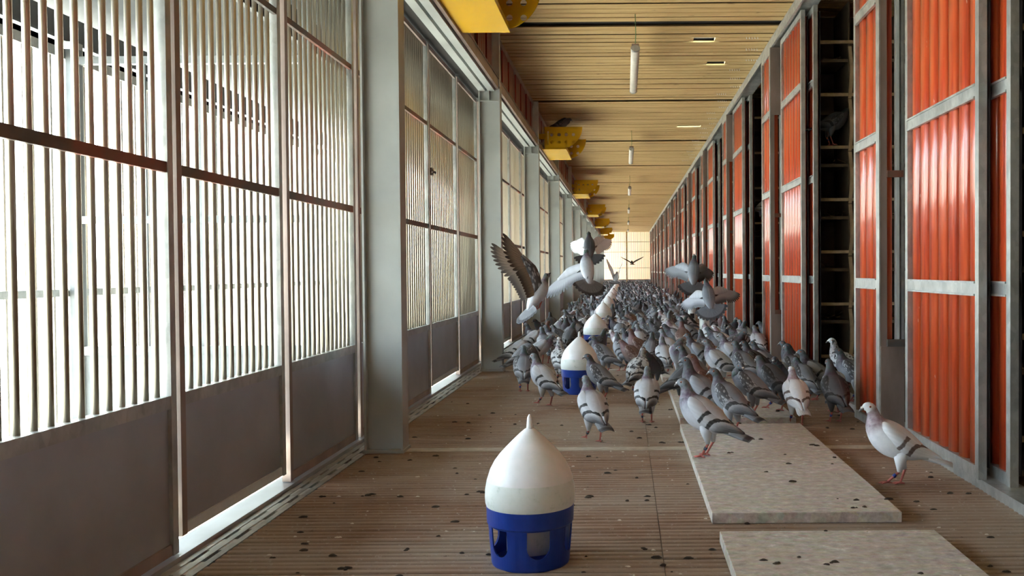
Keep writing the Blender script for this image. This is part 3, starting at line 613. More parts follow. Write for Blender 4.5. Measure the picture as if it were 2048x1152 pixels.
PM = {
 'bluebar': pig_mats('bluebar', (0.175, 0.195, 0.225), (0.085, 0.092, 0.115), (0.014, 0.052, 0.036), (0.055, 0.034, 0.058), (0.075, 0.085, 0.10), (0.27, 0.295, 0.33), (0.30, 0.325, 0.36), (0.012, 0.013, 0.015), (0.045, 0.048, 0.055), (0.15, 0.165, 0.19)),
 'pale':    pig_mats('pale', (0.43, 0.46, 0.50), (0.27, 0.28, 0.325), (0.026, 0.080, 0.055), (0.125, 0.078, 0.13), (0.14, 0.155, 0.17), (0.52, 0.55, 0.59), (0.50, 0.53, 0.57), (0.016, 0.018, 0.019), (0.050, 0.050, 0.054), (0.17, 0.18, 0.195)),
 'check':   pig_mats('check', (0.165, 0.18, 0.205), (0.085, 0.09, 0.11), (0.014, 0.050, 0.034), (0.054, 0.034, 0.056), (0.085, 0.095, 0.11), (0.26, 0.28, 0.31), (0.33, 0.35, 0.38), (0.026, 0.028, 0.032), (0.035, 0.037, 0.042), (0.14, 0.15, 0.17), 'check'),
 'dark':    pig_mats('dark', (0.052, 0.056, 0.064), (0.052, 0.05, 0.06), (0.018, 0.045, 0.036), (0.05, 0.03, 0.048), (0.060, 0.064, 0.074), (0.10, 0.105, 0.115), (0.11, 0.115, 0.125), (0.014, 0.014, 0.016), (0.018, 0.018, 0.021), (0.065, 0.068, 0.075), 'check'),
 'red':     pig_mats('red', (0.125, 0.072, 0.055), (0.14, 0.082, 0.075), (0.105, 0.045, 0.040), (0.17, 0.095, 0.10), (0.12, 0.066, 0.050), (0.26, 0.22, 0.205), (0.24, 0.18, 0.155), (0.09, 0.034, 0.024), (0.09, 0.07, 0.06), (0.18, 0.15, 0.14), 'check', (0.10, 0.07, 0.06)),
 'white':   pig_mats('white', (0.68, 0.72, 0.76), (0.62, 0.64, 0.68), (0.19, 0.155, 0.165), (0.29, 0.20, 0.24), (0.66, 0.69, 0.72), (0.74, 0.78, 0.82), (0.70, 0.74, 0.78), (0.125, 0.090, 0.080), (0.66, 0.70, 0.74), (0.64, 0.68, 0.72), 'bar', (0.62, 0.66, 0.70)),
 'spot':    pig_mats('spot', (0.52, 0.55, 0.57), (0.50, 0.52, 0.54), (0.20, 0.24, 0.22), (0.36, 0.31, 0.34), (0.58, 0.60, 0.61), (0.52, 0.55, 0.57), (0.50, 0.53, 0.55), (0.022, 0.022, 0.025), (0.03, 0.03, 0.033), (0.2, 0.21, 0.23), 'spot'),
}
M['beak'] = m_plain('beak horn', (0.12, 0.11, 0.11), 0.5); M['cere'] = m_plain('cere white', (0.72, 0.70, 0.66), 0.7)
M['leg'] = m_plain('pink leg', (0.42, 0.12, 0.10), 0.6); M['eye'] = m_plain('eye', (0.02, 0.012, 0.01), 0.15); M['iris'] = m_plain('iris', (0.5, 0.13, 0.03), 0.3)
M['ringb'] = m_plain('blue ring', (0.03, 0.06, 0.30), 0.4); M['ringd'] = m_plain('dark ring', (0.03, 0.045, 0.08), 0.4)

def cr(p, t):
    n = len(p) - 1; x = t * n; i = min(int(x), n - 1); f = x - i
    a, b, c, d = p[max(i - 1, 0)], p[i], p[i + 1], p[min(i + 2, n)]
    return tuple(0.5 * (2 * b[k] + (c[k] - a[k]) * f + (2 * a[k] - 5 * b[k] + 4 * c[k] - d[k]) * f * f + (3 * b[k] - a[k] - 3 * c[k] + d[k]) * f ** 3) for k in range(len(b)))
BODY = [(-0.112, .106, .006, .014), (-0.092, .114, .020, .028), (-.062, .126, .036, .042), (-.026, .142, .050, .054), (.012, .160, .0575, .060), (.044, .184, .0535, .055)]
NECK = {
 'alert':   [(.066, .211, .0400, .0410), (.0745, .236, .0255, .0255), (.0800, .2555, .0195, .0185), (.0900, .2695, .0190, .0175), (.1030, .2725, .0160, .0145), (.1125, .2690, .0085, .0080)],
 'relax':   [(.070, .203, .0400, .0410), (.0850, .222, .0290, .0285), (.0950, .2370, .0225, .0215), (.1070, .2480, .0205, .0190), (.1200, .2475, .0160, .0145), (.1295, .2430, .0085, .0080)],
 'feed':    [(.076, .170, .0400, .0420), (.1020, .146, .0300, .0290), (.1210, .1150, .0230, .0220), (.1360, .0900, .0205, .0190), (.1450, .0740, .0165, .0145), (.1500, .0640, .0085, .0080)],
 'tuck':    [(.068, .194, .0420, .0430), (.0830, .205, .0330, .0320), (.0930, .2130, .0250, .0240), (.1050, .2180, .0210, .0195), (.1170, .2165, .0160, .0145), (.1260, .2120, .0085, .0080)],
 'stretch': [(.066, .214, .0390, .0400), (.0740, .243, .0265, .0265), (.0770, .2660, .0205, .0200), (.0850, .2830, .0195, .0180), (.0980, .2870, .0160, .0145), (.1080, .2840, .0085, .0080)],
}
# pose: (neck, head yaw deg, leg phase, belly pitch)
POSE = {'A': ('alert', 0, 0.0), 'AL': ('alert', 35, 0.3), 'AR': ('alert', -35, -0.3), 'S': ('stretch', 12, 0.2), 'R': ('relax', 0, 0.0), 'W': ('relax', -15, 1.0), 'F': ('feed', 0, 0.4), 'P': ('relax', 140, 0.0), 'AW': ('alert', 8, 1.0), 'C': ('tuck', 20, 0.0)}

def body_rings(neck, yaw, sub, nseg):
    P = BODY + NECK[neck]; n = len(P); m = (n - 1) * sub + 1
    raw = [cr(P, i / (m - 1)) for i in range(m)]
    yw = []
    for i in range(m):
        u = i / (m - 1) * (n - 1); f = min(1, max(0, (u - 5.8) / 2.2)); yw.append(math.radians(yaw) * f * f * (3 - 2 * f))
    C = []
    ax = 0.074
    for (x, z, rv, rw), a in zip(raw, yw):
        dx = x - ax; C.append(Vector((ax + dx * math.cos(a), dx * math.sin(a), z)) if a else Vector((x, 0, z)))
    vs_, uv = [], []
    T = []
    for i in range(m):
        t = (C[min(i + 1, m - 1)] - C[max(i - 1, 0)]).normalized(); T.append(t)
        S = Vector((-math.sin(yw[i]), math.cos(yw[i]), 0)); N = t.cross(S).normalized()
        for k in range(nseg):
            an = 2 * PI * k / nseg; rv, rw = raw[i][2], raw[i][3]
            up = math.cos(an); r_v = rv * (1.0 if up > 0 else 1.06)
            vs_.append(C[i] + N * (r_v * up) + S * (rw * math.sin(an))); uv.append((i / (m - 1), k / nseg))
    fs_ = [(i * nseg + k, i * nseg + (k + 1) % nseg, (i + 1) * nseg + (k + 1) % nseg, (i + 1) * nseg + k) for i in range(m - 1) for k in range(nseg)]
    fs_ += [tuple(range(nseg - 1, -1, -1)), tuple((m - 1) * nseg + k for k in range(nseg))]
    return vs_, fs_, uv, C, T, yw, raw
# v runs 0 at N (the back when walking forward: N = T x S points up for T=+x, S=+y) -> 0.5 under
def wing_grid(side, ns, nt):
    ctr = [(.062, .196), (.030, .184), (-.022, .158), (-.082, .128), (-.150, .100)]
    wid = [.012, .047, .054, .031, .004]; off = [.034, .0625, .0615, .036, .010]
    vs_, uv = [], []
    for layer in (0, 1):
        for i in range(ns):
            s = i / (ns - 1); c = cr([(a, b) for a, b in ctr], s); wd = cr([(q,) for q in wid], s)[0]; of = cr([(q,) for q in off], s)[0]
            dx, dz = (-.87, -.46)
            for j in range(nt):
                t = j / (nt - 1); q = (0.5 - t) * 2          # +1 top edge, -1 lower edge
                x = c[0] + q * wd * 0.40; z = c[1] + q * wd * 0.92
                yy = of * 1.05 * (math.sqrt(max(0.05, 1 - (0.86 * q) ** 2)) if q > 0 else 1.0 - 0.16 * q * q)
                if s > 0.62: yy *= 1.0 - 0.25 * (s - 0.62)
                yy -= layer * (0.010 if 0 < i < ns - 1 else 0.004)
                vs_.append((x, side * yy, z)); uv.append((s, 1 - t))
    N = ns * nt; fs_ = []
    for i in range(ns - 1):
        for j in range(nt - 1):
            a = i * nt + j; fs_.append((a, a + 1, a + nt + 1, a + nt)); fs_.append((N + a, N + a + nt, N + a + nt + 1, N + a + 1))
    edge = [i * nt for i in range(ns)] + [(ns - 1) * nt + j for j in range(1, nt)] + [i * nt + nt - 1 for i in range(ns - 2, -1, -1)] + [j for j in range(nt - 2, 0, -1)]
    for a, b in zip(edge, edge[1:] + edge[:1]): fs_.append((a, b, N + b, N + a))
    return vs_, fs_, uv
def tail_grid(n=5):
    vs_, uv = [], []
    for layer in (0, 1):
        for i in range(n):
            s = i / (n - 1); x = -.078 - .108 * s; z = .121 - .036 * s - layer * (.011 * (1 - s) + .003); hw = .026 + .010 * s - .006 * max(0, s - .8) * 5
            for j in range(5):
                q = (j - 2) / 2.0; vs_.append((x + 0.006 * (abs(q) ** 2) * s, q * hw, z - .009 * q * q)); uv.append((s, j / 4))
    N = n * 5; fs_ = []
    for i in range(n - 1):
        for j in range(4):
            a = i * 5 + j; fs_.append((a, a + 1, a + 6, a + 5)); fs_.append((N + a, N + a + 5, N + a + 6, N + a + 1))
    edge = [i * 5 for i in range(n)] + [(n - 1) * 5 + j for j in range(1, 5)] + [i * 5 + 4 for i in range(n - 2, -1, -1)] + [3, 2, 1]
    for a, b in zip(edge, edge[1:] + edge[:1]): fs_.append((a, b, N + b, N + a))
    return vs_, fs_, uv
def leg_into(m, side, ph, mat, seg=6):
    y = side * 0.024; fx = 0.012 + side * ph * 0.026; fz = 0.0045 + (0.012 if ph * side > 0.6 else 0.0)
    hip = (-0.012 + side * ph * .006, y, 0.094); an = (-0.020 + (fx - 0.012) * 0.55, y, 0.056)
    m.tube([hip, an, (fx - 0.004, y, fz + 0.004)], [0.0068, 0.0050, 0.0040], seg, mat)
    for a, L in ((0, .031), (0.55, .026), (-0.55, .026), (PI, .015)):
        m.tube([(fx - .004, y, fz + .002), (fx - .004 + L * .6 * math.cos(a), y + L * .6 * math.sin(a), fz + .001), (fx - .004 + L * math.cos(a), y + L * math.sin(a), fz - .001)], [.0038, .0032, .0016], 5, mat)
    return an, (fx - .004, y, fz + .004)
def thigh_into(m, side, ph, u):
    y = side * 0.025; n0 = len(m.v)
    m.tube([(-.010, side * .026, .128), (-.012 + side * ph * .004, y, .096), (-.019 + side * ph * 0.014, y, .054)], [.027, .021, .0075], 10, 0)
    for i in range(n0, len(m.v)): m.uv[i] = (0.12, 0.5)
PMESH = {}
def pig_meshes(pose, color):
    key = (pose, color)
    if key in PMESH: return PMESH[key]
    neck, yaw, ph = POSE[pose]; mats = PM[color]; out = []
    vs_, fs_, uv, C, T, yw, raw = body_rings(neck, yaw, 3, 16)
    m = MB(); m.add(vs_, fs_, 0, uv, True)
    for s in (-1, 1): thigh_into(m, s, ph, 0)
    out.append(('body', m.mesh('pigeon_body', mats['body'])))
    for s in (-1, 1):
        v, f, u = wing_grid(s, 12, 7); out.append(('wing', MB().add(v, f, 0, u, True).mesh('pigeon_wing', mats['wing'])))
    v, f, u = tail_grid(); out.append(('tail', MB().add(v, f, 0, u, True).mesh('pigeon_tail', mats['tail'])))
    e, t = C[-1], T[-1]; S = Vector((-math.sin(yw[-1]), math.cos(yw[-1]), 0)); N = t.cross(S)
    m = MB(); m.tube([e - t * .006 + N * .001, e + t * .006, e + t * .014 - N * .001, e + t * .020 - N * .004], [.0068, .0052, .0035, .0008], 8, 0)
    for s in (-1, 1): m.tube([e - t * .003 + S * s * .0025 + N * .004, e + t * .004 + S * s * .0028 + N * .0045, e + t * .009 + S * s * .001 + N * .003], [.003, .0038, .001], 6, 1)
    out.append(('beak', m.mesh('pigeon_beak', [M['beak'], M['cere']])))
    i = len(C) - 6
    S = Vector((-math.sin(yw[i]), math.cos(yw[i]), 0)); N = T[i].cross(S)
    for s in (-1, 1):
        c = C[i] + S * s * raw[i][3] * 0.90 + N * 0.004
        m = MB(); m.tube([c - S * s * .003, c + S * s * .0010, c + S * s * .0018], [.0048, .0040, .0022], 10, 1); m.tube([c + S * s * .0008, c + S * s * .0024, c + S * s * .0030], [.0026, .0024, .0008], 8, 0)
        out.append(('eye', m.mesh('pigeon_eye', [M['eye'], M['iris']])))
    for s in (-1, 1):
        m = MB(); a, b = leg_into(m, s, ph, 0); out.append(('leg', m.mesh('pigeon_leg', M['leg'])))
        if s == 1:
            A, Bv = Vector(a), Vector(b); d = (Bv - A); m = MB(); m.tube([A + d * .30, A + d * .52], .0066, 10); out.append(('leg_ring', m.mesh('pigeon_ring', M['ringb'] if color in ('white', 'check', 'dark') else M['ringd'])))
    PMESH[key] = out; return out
FMESH = {}
def pig_far(pose, color, lod):
    key = (pose, color, lod)
    if key in FMESH: return FMESH[key]
    neck, yaw, ph = POSE[pose]; mats = PM[color]; m = MB()
    vs_, fs_, uv, C, T, yw, raw = body_rings(neck, yaw, 2 if lod == 0 else 1, 10 if lod == 0 else 7); m.add(vs_, fs_, 0, uv, True)
    for s in (-1, 1):
        v, f, u = wing_grid(s, 7 if lod == 0 else 4, 4 if lod == 0 else 3); m.add(v, f, 1, u, True)
        y = s * .024; m.tube([(-.012, y, .10), (-.018, y, .06), (.008, y, .003)], [.012, .006, .004], 5, 3)
        if lod == 0: m.tube([(.0, y, .004), (.04, y, .002)], [.006, .003], 4, 3)
    v, f, u = tail_grid(3); m.add(v, f, 2, u, True)
    e, t = C[-1], T[-1]; m.tube([e - t * .006, e + t * .006, e + t * .018], [.007, .005, .001], 5, 4)
    FMESH[key] = (m, [mats['body'], mats['wing'], mats['tail'], M['leg'], M['cere']]); return FMESH[key]
FM2 = {}
def far_mesh(pose, color):
    k = (pose, color)
    if k not in FM2: m, mt = pig_far(pose, color, 0); FM2[k] = m.mesh('pigeon', mt)
    return FM2[k]

GRP = 'pigeons on the loft floor'
def pigeon(x, y, z, head, pose, color, label, sc_=1.0, tilt=0.0, grp=GRP):
    r = thing('pigeon', label, 'pigeon', (x, y, z), grp)
    for nm, me in pig_meshes(pose, color):
        if pose == 'C' and nm.startswith('leg'): continue
        o = bpy.data.objects.new(nm, me); COL.objects.link(o); o.parent = r
    # heading: 0 = away (+Y), 90 = to the left (-X), 180 = to the camera
    r.rotation_euler = (0, tilt, PI / 2 + math.radians(head)); r.scale = (sc_,) * 3
    return r

# (foot pixel x, foot pixel y, height of what it stands on, heading, pose, colour, scale, label)
ON = 0.033
NEAR = [
 (1793, 972, 0, 84, 'AW', 'white', 1.0, 'white pigeon with brown wing bars walking beside the red door, nearest on the right'),
 (1412, 914, ON, 62, 'A', 'pale', 1.03, 'pale grey pigeon with bold black wing bars at the board corner, facing left'),
 (1462, 868, ON, 42, 'AL', 'check', 0.98, 'chequered pigeon just behind the pale barred one on the board'),
 (1410, 852, ON, 66, 'S', 'bluebar', 1.04, 'grey pigeon with bright green neck facing left over the barred pigeon'),
 (1187, 884, 0, 22, 'AW', 'pale', 0.98, 'pale barred pigeon walking away alone between the two nearest drinkers'),
 (1294, 846, 0, -4, 'A', 'pale', 0.94, 'pale barred pigeon seen from behind left of the boards'),
 (1090, 812, 0, 44, 'AW', 'pale', 1.0, 'pale barred pigeon walking left of the second drinker'),
 (1048, 784, 0, 6, 'A', 'check', 0.98, 'dusky chequered pigeon seen from behind at the far left of the front birds'),
 (1203, 803, 0, 60, 'AL', 'check', 0.94, 'chequered pigeon with leg ring standing against the blue base of the second drinker'),
 (1368, 812, ON, -66, 'F', 'dark', 1.0, 'dark pigeon pecking with its long tail pointing left over the board edge'),
 (1440, 836, ON, 74, 'S', 'red', 1.03, 'reddish brown pigeon facing left with white speckled throat'),
 (1498, 832, ON, 55, 'P', 'check', 0.98, 'chequered pigeon preening with its head turned back'),
 (1547, 826, ON, 44, 'W', 'dark', 1.03, 'dark chequered pigeon walking on the third board, tail to the right'),
 (1602, 847, 0, 3, 'AW', 'white', 0.95, 'whitish pigeon with thin dark bars seen from behind by the board edge'),
 (1654, 846, 0, 6, 'S', 'dark', 1.0, 'dark pigeon seen from behind nearest the doorway kerb'),
 (1676, 822, 0, -18, 'F', 'pale', 0.92, 'barred pigeon half hidden behind the dark one near the kerb'),
 (1590, 786, 0, 24, 'A', 'check', 0.98, 'pigeon with light shoulders stretching up left of the doorway group'),
 (1612, 774, 0, 66, 'A', 'bluebar', 1.0, 'blue-grey pigeon facing left behind the doorway group'),
 (1637, 778, 0, 74, 'A', 'bluebar', 1.0, 'blue-grey pigeon with white beak facing left in the doorway group'),
 (1612, 806, 0, 20, 'R', 'check', 0.94, 'small grey pigeon hunched in the middle of the doorway group'),
 (1664, 800, 0, 72, 'A', 'bluebar', 1.0, 'pigeon with green and purple neck facing left in the doorway group'),
 (1694, 778, ON, 64, 'S', 'spot', 1.0, 'black and white spotted pigeon on the door kerb'),
 (1702, 806, ON, 58, 'AL', 'check', 1.0, 'chequered pigeon at the doorway edge beside the red leaf'),
 (1518, 722, 0, 14, 'AW', 'pale', 1.0, 'pale pigeon with black and rusty bars seen from behind at the second doorway'),
 (1504, 700, 0, 40, 'A', 'pale', 0.98, 'light grey pigeon behind the rusty barred one at the second doorway'),
 (1530, 700, 0, 60, 'R', 'bluebar', 1.0, 'blue-grey pigeon stepping out of the second doorway'),
 (1275, 790, 0, -24, 'A', 'spot', 0.98, 'white pigeon with black spots behind the pale one left of the boards'),
 (1312, 776, 0, 150, 'W', 'dark', 0.95, 'dusky pigeon with light breast turned toward the camera left of the boards'),
 (1357, 762, ON, 160, 'P', 'pale', 1.06, 'large pale pigeon preening at the front of the fourth board'),
 (1390, 790, ON, 60, 'A', 'bluebar', 0.98, 'grey pigeon facing left behind the green-necked one'),
 (1446, 774, ON, 60, 'A', 'pale', 1.0, 'pale grey pigeon behind the reddish one'),
 (1487, 778, ON, 36, 'A', 'check', 1.0, 'chequered pigeon with white shoulder spots behind the preening one'),
 (1515, 772, ON, 64, 'A', 'dark', 0.96, 'dark mottled pigeon on the third board right of the chequered ones'),
 (1562, 796, 0, 150, 'R', 'bluebar', 0.94, 'blue-grey pigeon facing the camera beside the third board'),
 (1532, 766, 0, 66, 'A', 'bluebar', 0.96, 'grey pigeon facing left at the right edge of the boards'),
 (1226, 752, 0, 56, 'AL', 'check', 1.0, 'chequered pigeon with long tail right of the second drinker'),
 (1246, 742, 0, 30, 'A', 'bluebar', 0.98, 'grey pigeon seen from behind right of the second drinker'),
 (1258, 752, 0, 62, 'R', 'red', 0.96, 'rosy grey pigeon right of the second drinker'),
 (1122, 764, 0, 10, 'S', 'spot', 0.98, 'white-headed mottled pigeon just left of the second drinker'),
 (1000, 742, 0, -70, 'F', 'pale', 1.0, 'pale barred pigeon pecking against the foot of the left column'),
 (1046, 752, 0, -50, 'F', 'check', 1.0, 'dark barred pigeon pecking beside the left column'),
 (1038, 714, 0, -60, 'F', 'pale', 1.0, 'pale barred pigeon pecking by the third bay gate'),
 (1078, 736, 0, -80, 'W', 'pale', 0.98, 'pale barred pigeon facing right in the left group'),
 (1064, 712, 0, 60, 'A', 'bluebar', 1.0, 'grey pigeon facing left in the left group'),
 (1109, 718, 0, 56, 'A', 'bluebar', 1.0, 'barred grey pigeon facing left in front of the tall dark one'),
 (1084, 700, 0, -40, 'A', 'red', 0.96, 'brownish pigeon by the left gates'),
 (1136, 694, 0, 170, 'S', 'dark', 1.04, 'tall dark pigeon facing the camera behind the left group'),
 (1122, 706, 0, 50, 'R', 'dark', 0.96, 'dark pigeon at the feet of the tall one'),
 (1156, 690, 0, 100, 'A', 'bluebar', 1.0, 'grey pigeon facing left beside the third drinker'),
 (1050, 690, 0, 120, 'R', 'dark', 1.0, 'very dark pigeon by the third bay gate'),
 (1096, 676, 0, 20, 'A', 'dark', 1.0, 'dark pigeon against the third column'),
 (1190, 730, 0, -60, 'A', 'dark', 1.0, 'dark pigeon facing right in front of the third drinker'),
 (1300, 740, 0, -10, 'A', 'check', 0.98, 'grey chequered pigeon seen from behind near the fourth board'),
 (1322, 752, 0, 8, 'A', 'pale', 0.96, 'pale barred pigeon with green neck left of the fourth board'),
 (1283, 735, 0, 70, 'S', 'red', 1.0, 'pinkish brown pigeon facing left ahead of the fourth board'),
 (1340, 736, ON, 40, 'A', 'pale', 0.98, 'light pigeon with dark bars on the fourth board'),
 (1402, 752, ON, 70, 'A', 'bluebar', 1.0, 'grey pigeon with straight neck on the fourth board'),
 (1420, 740, ON, 20, 'A', 'check', 1.0, 'chequered pigeon seen from behind on the fourth board'),
 (1452, 738, ON, -120, 'R', 'check', 1.06, 'light chequered pigeon facing right beside the fourth board'),
 (1468, 752, ON, 60, 'A', 'pale', 1.0, 'pale pigeon facing left right of the fourth board'),
 (1455, 718, 0, 70, 'A', 'white', 1.0, 'white-headed pigeon near the second red door'),
 (1478, 716, 0, 110, 'R', 'pale', 1.04, 'big barred pigeon turned sideways near the second red door'),
]
NP = [at_floor(px, py, z) for (px, py, z, *_r) in NEAR]
for it in range(40):                                     # keep neighbours from standing inside each other
    for i in range(len(NP)):
        for j in range(i):
            d = NP[i] - NP[j]; d.z = 0; L = max(d.length, 1e-4)
            if L < 0.215:
                q = d / L * (0.215 - L) * 0.25; q.x *= 0.6
                if i > 2: NP[i] += q
                if j > 2: NP[j] -= q
for (px, py, z, hd_, po, co, s_, lab), p in zip(NEAR, NP):
    x = min(p.x, 1.10); x = max(x, -0.82)
    if px in (1694, 1702, 1504, 1530): x = p.x
    pigeon(x, p.y, z, hd_, po, co, lab, s_)
used = [(o.location.x, o.location.y) for o in COL.objects if o.name.startswith('pigeon') and o.type == 'EMPTY']
drk = [(o.location.x, o.location.y) for o in COL.objects if o.type == 'EMPTY' and o.name.startswith(('drinker', 'cone_feeder'))]
rc = random.Random(21)
cand = []
grid = {}
def ok(x, y, d):
    for (a, b) in drk:
        if (a - x) ** 2 + (b - y) ** 2 < 0.24 ** 2: return False
        if -1.9 < y - b < 0 and abs(x - a * y / b) < 0.22 and y < 20: return False
    gx, gy = int(x / .3), int(y / .3)
    for i in range(gx - 2, gx + 3):
        for j in range(gy - 2, gy + 3):
            for (a, b) in grid.get((i, j), ()):
                if (a - x) ** 2 + (b - y) ** 2 < d * d: return False
    return True
for (a, b) in used: grid.setdefault((int(a / .3), int(b / .3)), []).append((a, b))
for i in range(60000):
    y = 7.3 + (rc.random() ** 1.25) * (YEND - 8.2); x = rc.uniform(-0.80, 1.06)
    d = 0.262 if y < 12 else (0.27 if y < 18 else 0.29)
    if y < 9.5 and x < -0.35 and rc.random() < 0.5: continue
    if ok(x, y, d): grid.setdefault((int(x / .3), int(y / .3)), []).append((x, y)); cand.append((y, x))
cand.sort()
CC = ['bluebar'] * 7 + ['check'] * 5 + ['dark'] * 5 + ['pale'] * 3 + ['red'] + ['spot'] * 1 + ['white'] * 1
PP = ['A', 'AL', 'AR', 'S', 'R', 'A', 'AW', 'R', 'W', 'F']
CW = {'bluebar': 'blue-grey', 'check': 'chequered grey', 'dark': 'dark', 'pale': 'pale grey', 'red': 'reddish', 'spot': 'spotted', 'white': 'white'}
far = MB(); nfar = 0; fmats = []; fidx = {}
for i, (y, x) in enumerate(cand):
    co = rc.choice(CC); po = rc.choice(PP); hd_ = rc.choice([rc.gauss(30, 40), rc.gauss(70, 30), rc.uniform(0, 360)]); s_ = rc.uniform(0.92, 1.04); z = 0.0
    if 7.72 < y < 9.25 and 0.25 < x < 0.81: z = ON
    if 6.06 < y < 7.6 and 0.245 < x < 0.80: z = ON
    if i < 232:
        h_ = hd_ % 360; way = ['facing away', 'facing left', 'facing the camera', 'facing right'][int(((h_ + 45) % 360) // 90)]
        zone = 'by the left gates' if x < -0.45 else ('left of' if x < -0.28 else ('right of' if x < 0.1 else ('mid-floor by' if x < 0.6 else 'door side by')))
        act = {'F': 'pecking', 'W': 'walking', 'AW': 'walking', 'S': 'stretching', 'R': 'resting', 'AL': 'left-looking', 'AR': 'right-looking'}.get(po, 'alert')
        di = min(12, max(2, 2 + round((y - 8.56) / 3.05)))
        o = ob('pigeon', far_mesh(po, co), None, (x, y, z)); o.rotation_euler = (0, 0, PI / 2 + math.radians(hd_)); o.scale = (s_,) * 3
        o['label'] = '%s %s pigeon %s, %s %s drinker' % (CW[co], act, way, zone, ('near the ' if x < -0.45 else 'the ') + ORD[di]); o['category'] = 'pigeon'; o['group'] = 'dense flock down the corridor'
    else:
        m, mt = pig_far(po, co, 1); a = PI / 2 + math.radians(hd_); ca, sa = math.cos(a) * s_, math.sin(a) * s_
        rm = []
        for q in mt:
            if q.name not in fidx: fidx[q.name] = len(fmats); fmats.append(q)
            rm.append(fidx[q.name])
        off = len(far.v); far.v += [(x + vx * ca - vy * sa, y + vx * sa + vy * ca, vz * s_) for vx, vy, vz in m.v]; far.f += [[off + q for q in f] for f in m.f]; far.m += [rm[q] for q in m.m]; far.uv += m.uv; far.sm += m.sm; nfar += 1
fo = ob('pigeon_flock', far.mesh('pigeon_flock', fmats)); fo['kind'] = 'stuff'; fo['label'] = 'far mass of grey pigeons covering the corridor floor to its end'; fo['category'] = 'pigeons'
print('crowd', len(cand), 'far', nfar)

# perched birds
pigeon(-0.73, 10.42, H + 1.636 - 0.082, -88, 'C', 'dark', 'dark pigeon crouching on top of the second yellow perch box', 0.88, 0.12, 'perched pigeons')
pigeon(1.40, 6.17, 0.03 + 4 * CELL + 0.137, -75, 'R', 'dark', 'dark pigeon perched on a rail of the nearest nest rack', 1.0, 0.1, 'perched pigeons')
pigeon(1.40, 9.22, 0.03 + 3 * CELL + 0.137, -60, 'R', 'pale', 'pale pigeon perched on a rail of the second nest rack', 1.0, 0.1, 'perched pigeons')

# ------------------------------------------------------------------ flying pigeons
def blade(m, root, d, side, nrm, L, w_, mat=0, curve=0.0):
    """one thin feather: root point, direction d, width direction side, thickness along nrm"""
    prof = [(0, .35), (.25, .85), (.6, 1.0), (.85, .85), (.96, .5), (1.0, .12)]
    vs_, uv = [], []
    for lay in (0.0009, -0.0009):
        for (s, q) in prof:
            c = root + d * (L * s) - nrm * (curve * s * s)
            for e in (-1, 0, 1): vs_.append(c + side * (e * q * w_ * .5) + nrm * (lay + (0.002 if e == 0 else 0))); uv.append((s, .5 + e * .5))
    n = len(prof); N = n * 3; fs_ = []
    for i in range(n - 1):
        for j in range(2):
            a = i * 3 + j; fs_.append((a, a + 1, a + 4, a + 3)); fs_.append((N + a, N + a + 3, N + a + 4, N + a + 1))
    m.add(vs_, fs_, mat, uv, True)
def fly_wing(sgn, dih, sweep, fold, color, up_tilt=0.0):
    m = MB(); O = Vector((-math.sin(sweep), sgn * math.cos(dih) * math.cos(sweep), math.sin(dih) * math.cos(sweep))).normalized()
    Bk = Vector((-1, 0, 0)); Bk = (Bk - O * Bk.dot(O)).normalized(); Nn = O.cross(Bk).normalized() * sgn
    if up_tilt: R = Matrix.Rotation(up_tilt * sgn, 3, O); Bk = R @ Bk; Nn = R @ Nn
    sh = Vector((.035, sgn * .030, .018)); X = lambda a, b: sh + O * a - Bk * b
    arm = lambda t: X(0.0 + .145 * t, .035 * math.sin(t * PI / 2)) if t <= 1 else X(.145 + .10 * (t - 1), .035 - .035 * (t - 1))
    for i in range(9):                                                     # secondaries
        t = .04 + .105 * i; r = arm(t); blade(m, r, (Bk * .98 + O * (.02 + .02 * i)).normalized(), O, Nn, .125 + .002 * i, .030, 0, .008)
    for i in range(10):                                                    # primaries
        t = 1.0 + .10 * i; a = math.radians(8 + 7.6 * i * fold); d = (Bk * math.cos(a) + O * math.sin(a)).normalized(); s_ = (O * math.cos(a) - Bk * math.sin(a)).normalized()
        blade(m, arm(t), d, s_, Nn, .140 + .006 * i if i < 9 else .185, .026, 0, .010)
    vs_, uv = [], []                                                       # coverts and arm: a closed flat lens
    for lay in (1, -1):
        for i in range(11):
            t = i / 10 * 1.95; c = arm(t); ch = (.072 if t < 1 else .072 - .05 * (t - 1))
            for j in range(4): q = j / 3; vs_.append(c + Bk * (ch * q - .012) + Nn * (lay * (.009 if t < 1 else .006) * math.sin(PI * min(1, q * .85 + .1)))); uv.append((.10 + .25 * q, i / 10))
    N = 44; fs_ = []
    for i in range(10):
        for j in range(3): a = i * 4 + j; fs_.append((a, a + 1, a + 5, a + 4)); fs_.append((N + a, N + a + 4, N + a + 5, N + a + 1))
    edge = [i * 4 for i in range(11)] + [41, 42, 43] + [i * 4 + 3 for i in range(9, -1, -1)] + [2, 1]
    for a, b in zip(edge, edge[1:] + edge[:1]): fs_.append((a, b, N + b, N + a))
    m.add(vs_, fs_, 1, uv, True)
    return m.mesh('spread_wing', [FEA[color], PM[color]['wing']])
def feather_mat(nm, base, tip):
    t = NT(nm); u, v = t.uvc(); c = t.ramp(u, [(0.0, base), (0.55, base), (0.85, tip), (1.0, tip)]); e = t.math('ABSOLUTE', t.math('SUBTRACT', v, 0.5)); c = t.mix(t.ramp(e, [(0.36, G(0)), (0.48, G(0.5))]), c, tuple(q * 0.45 for q in base))
    t.p(Base_Color=c, Roughness=0.65); return t.mat
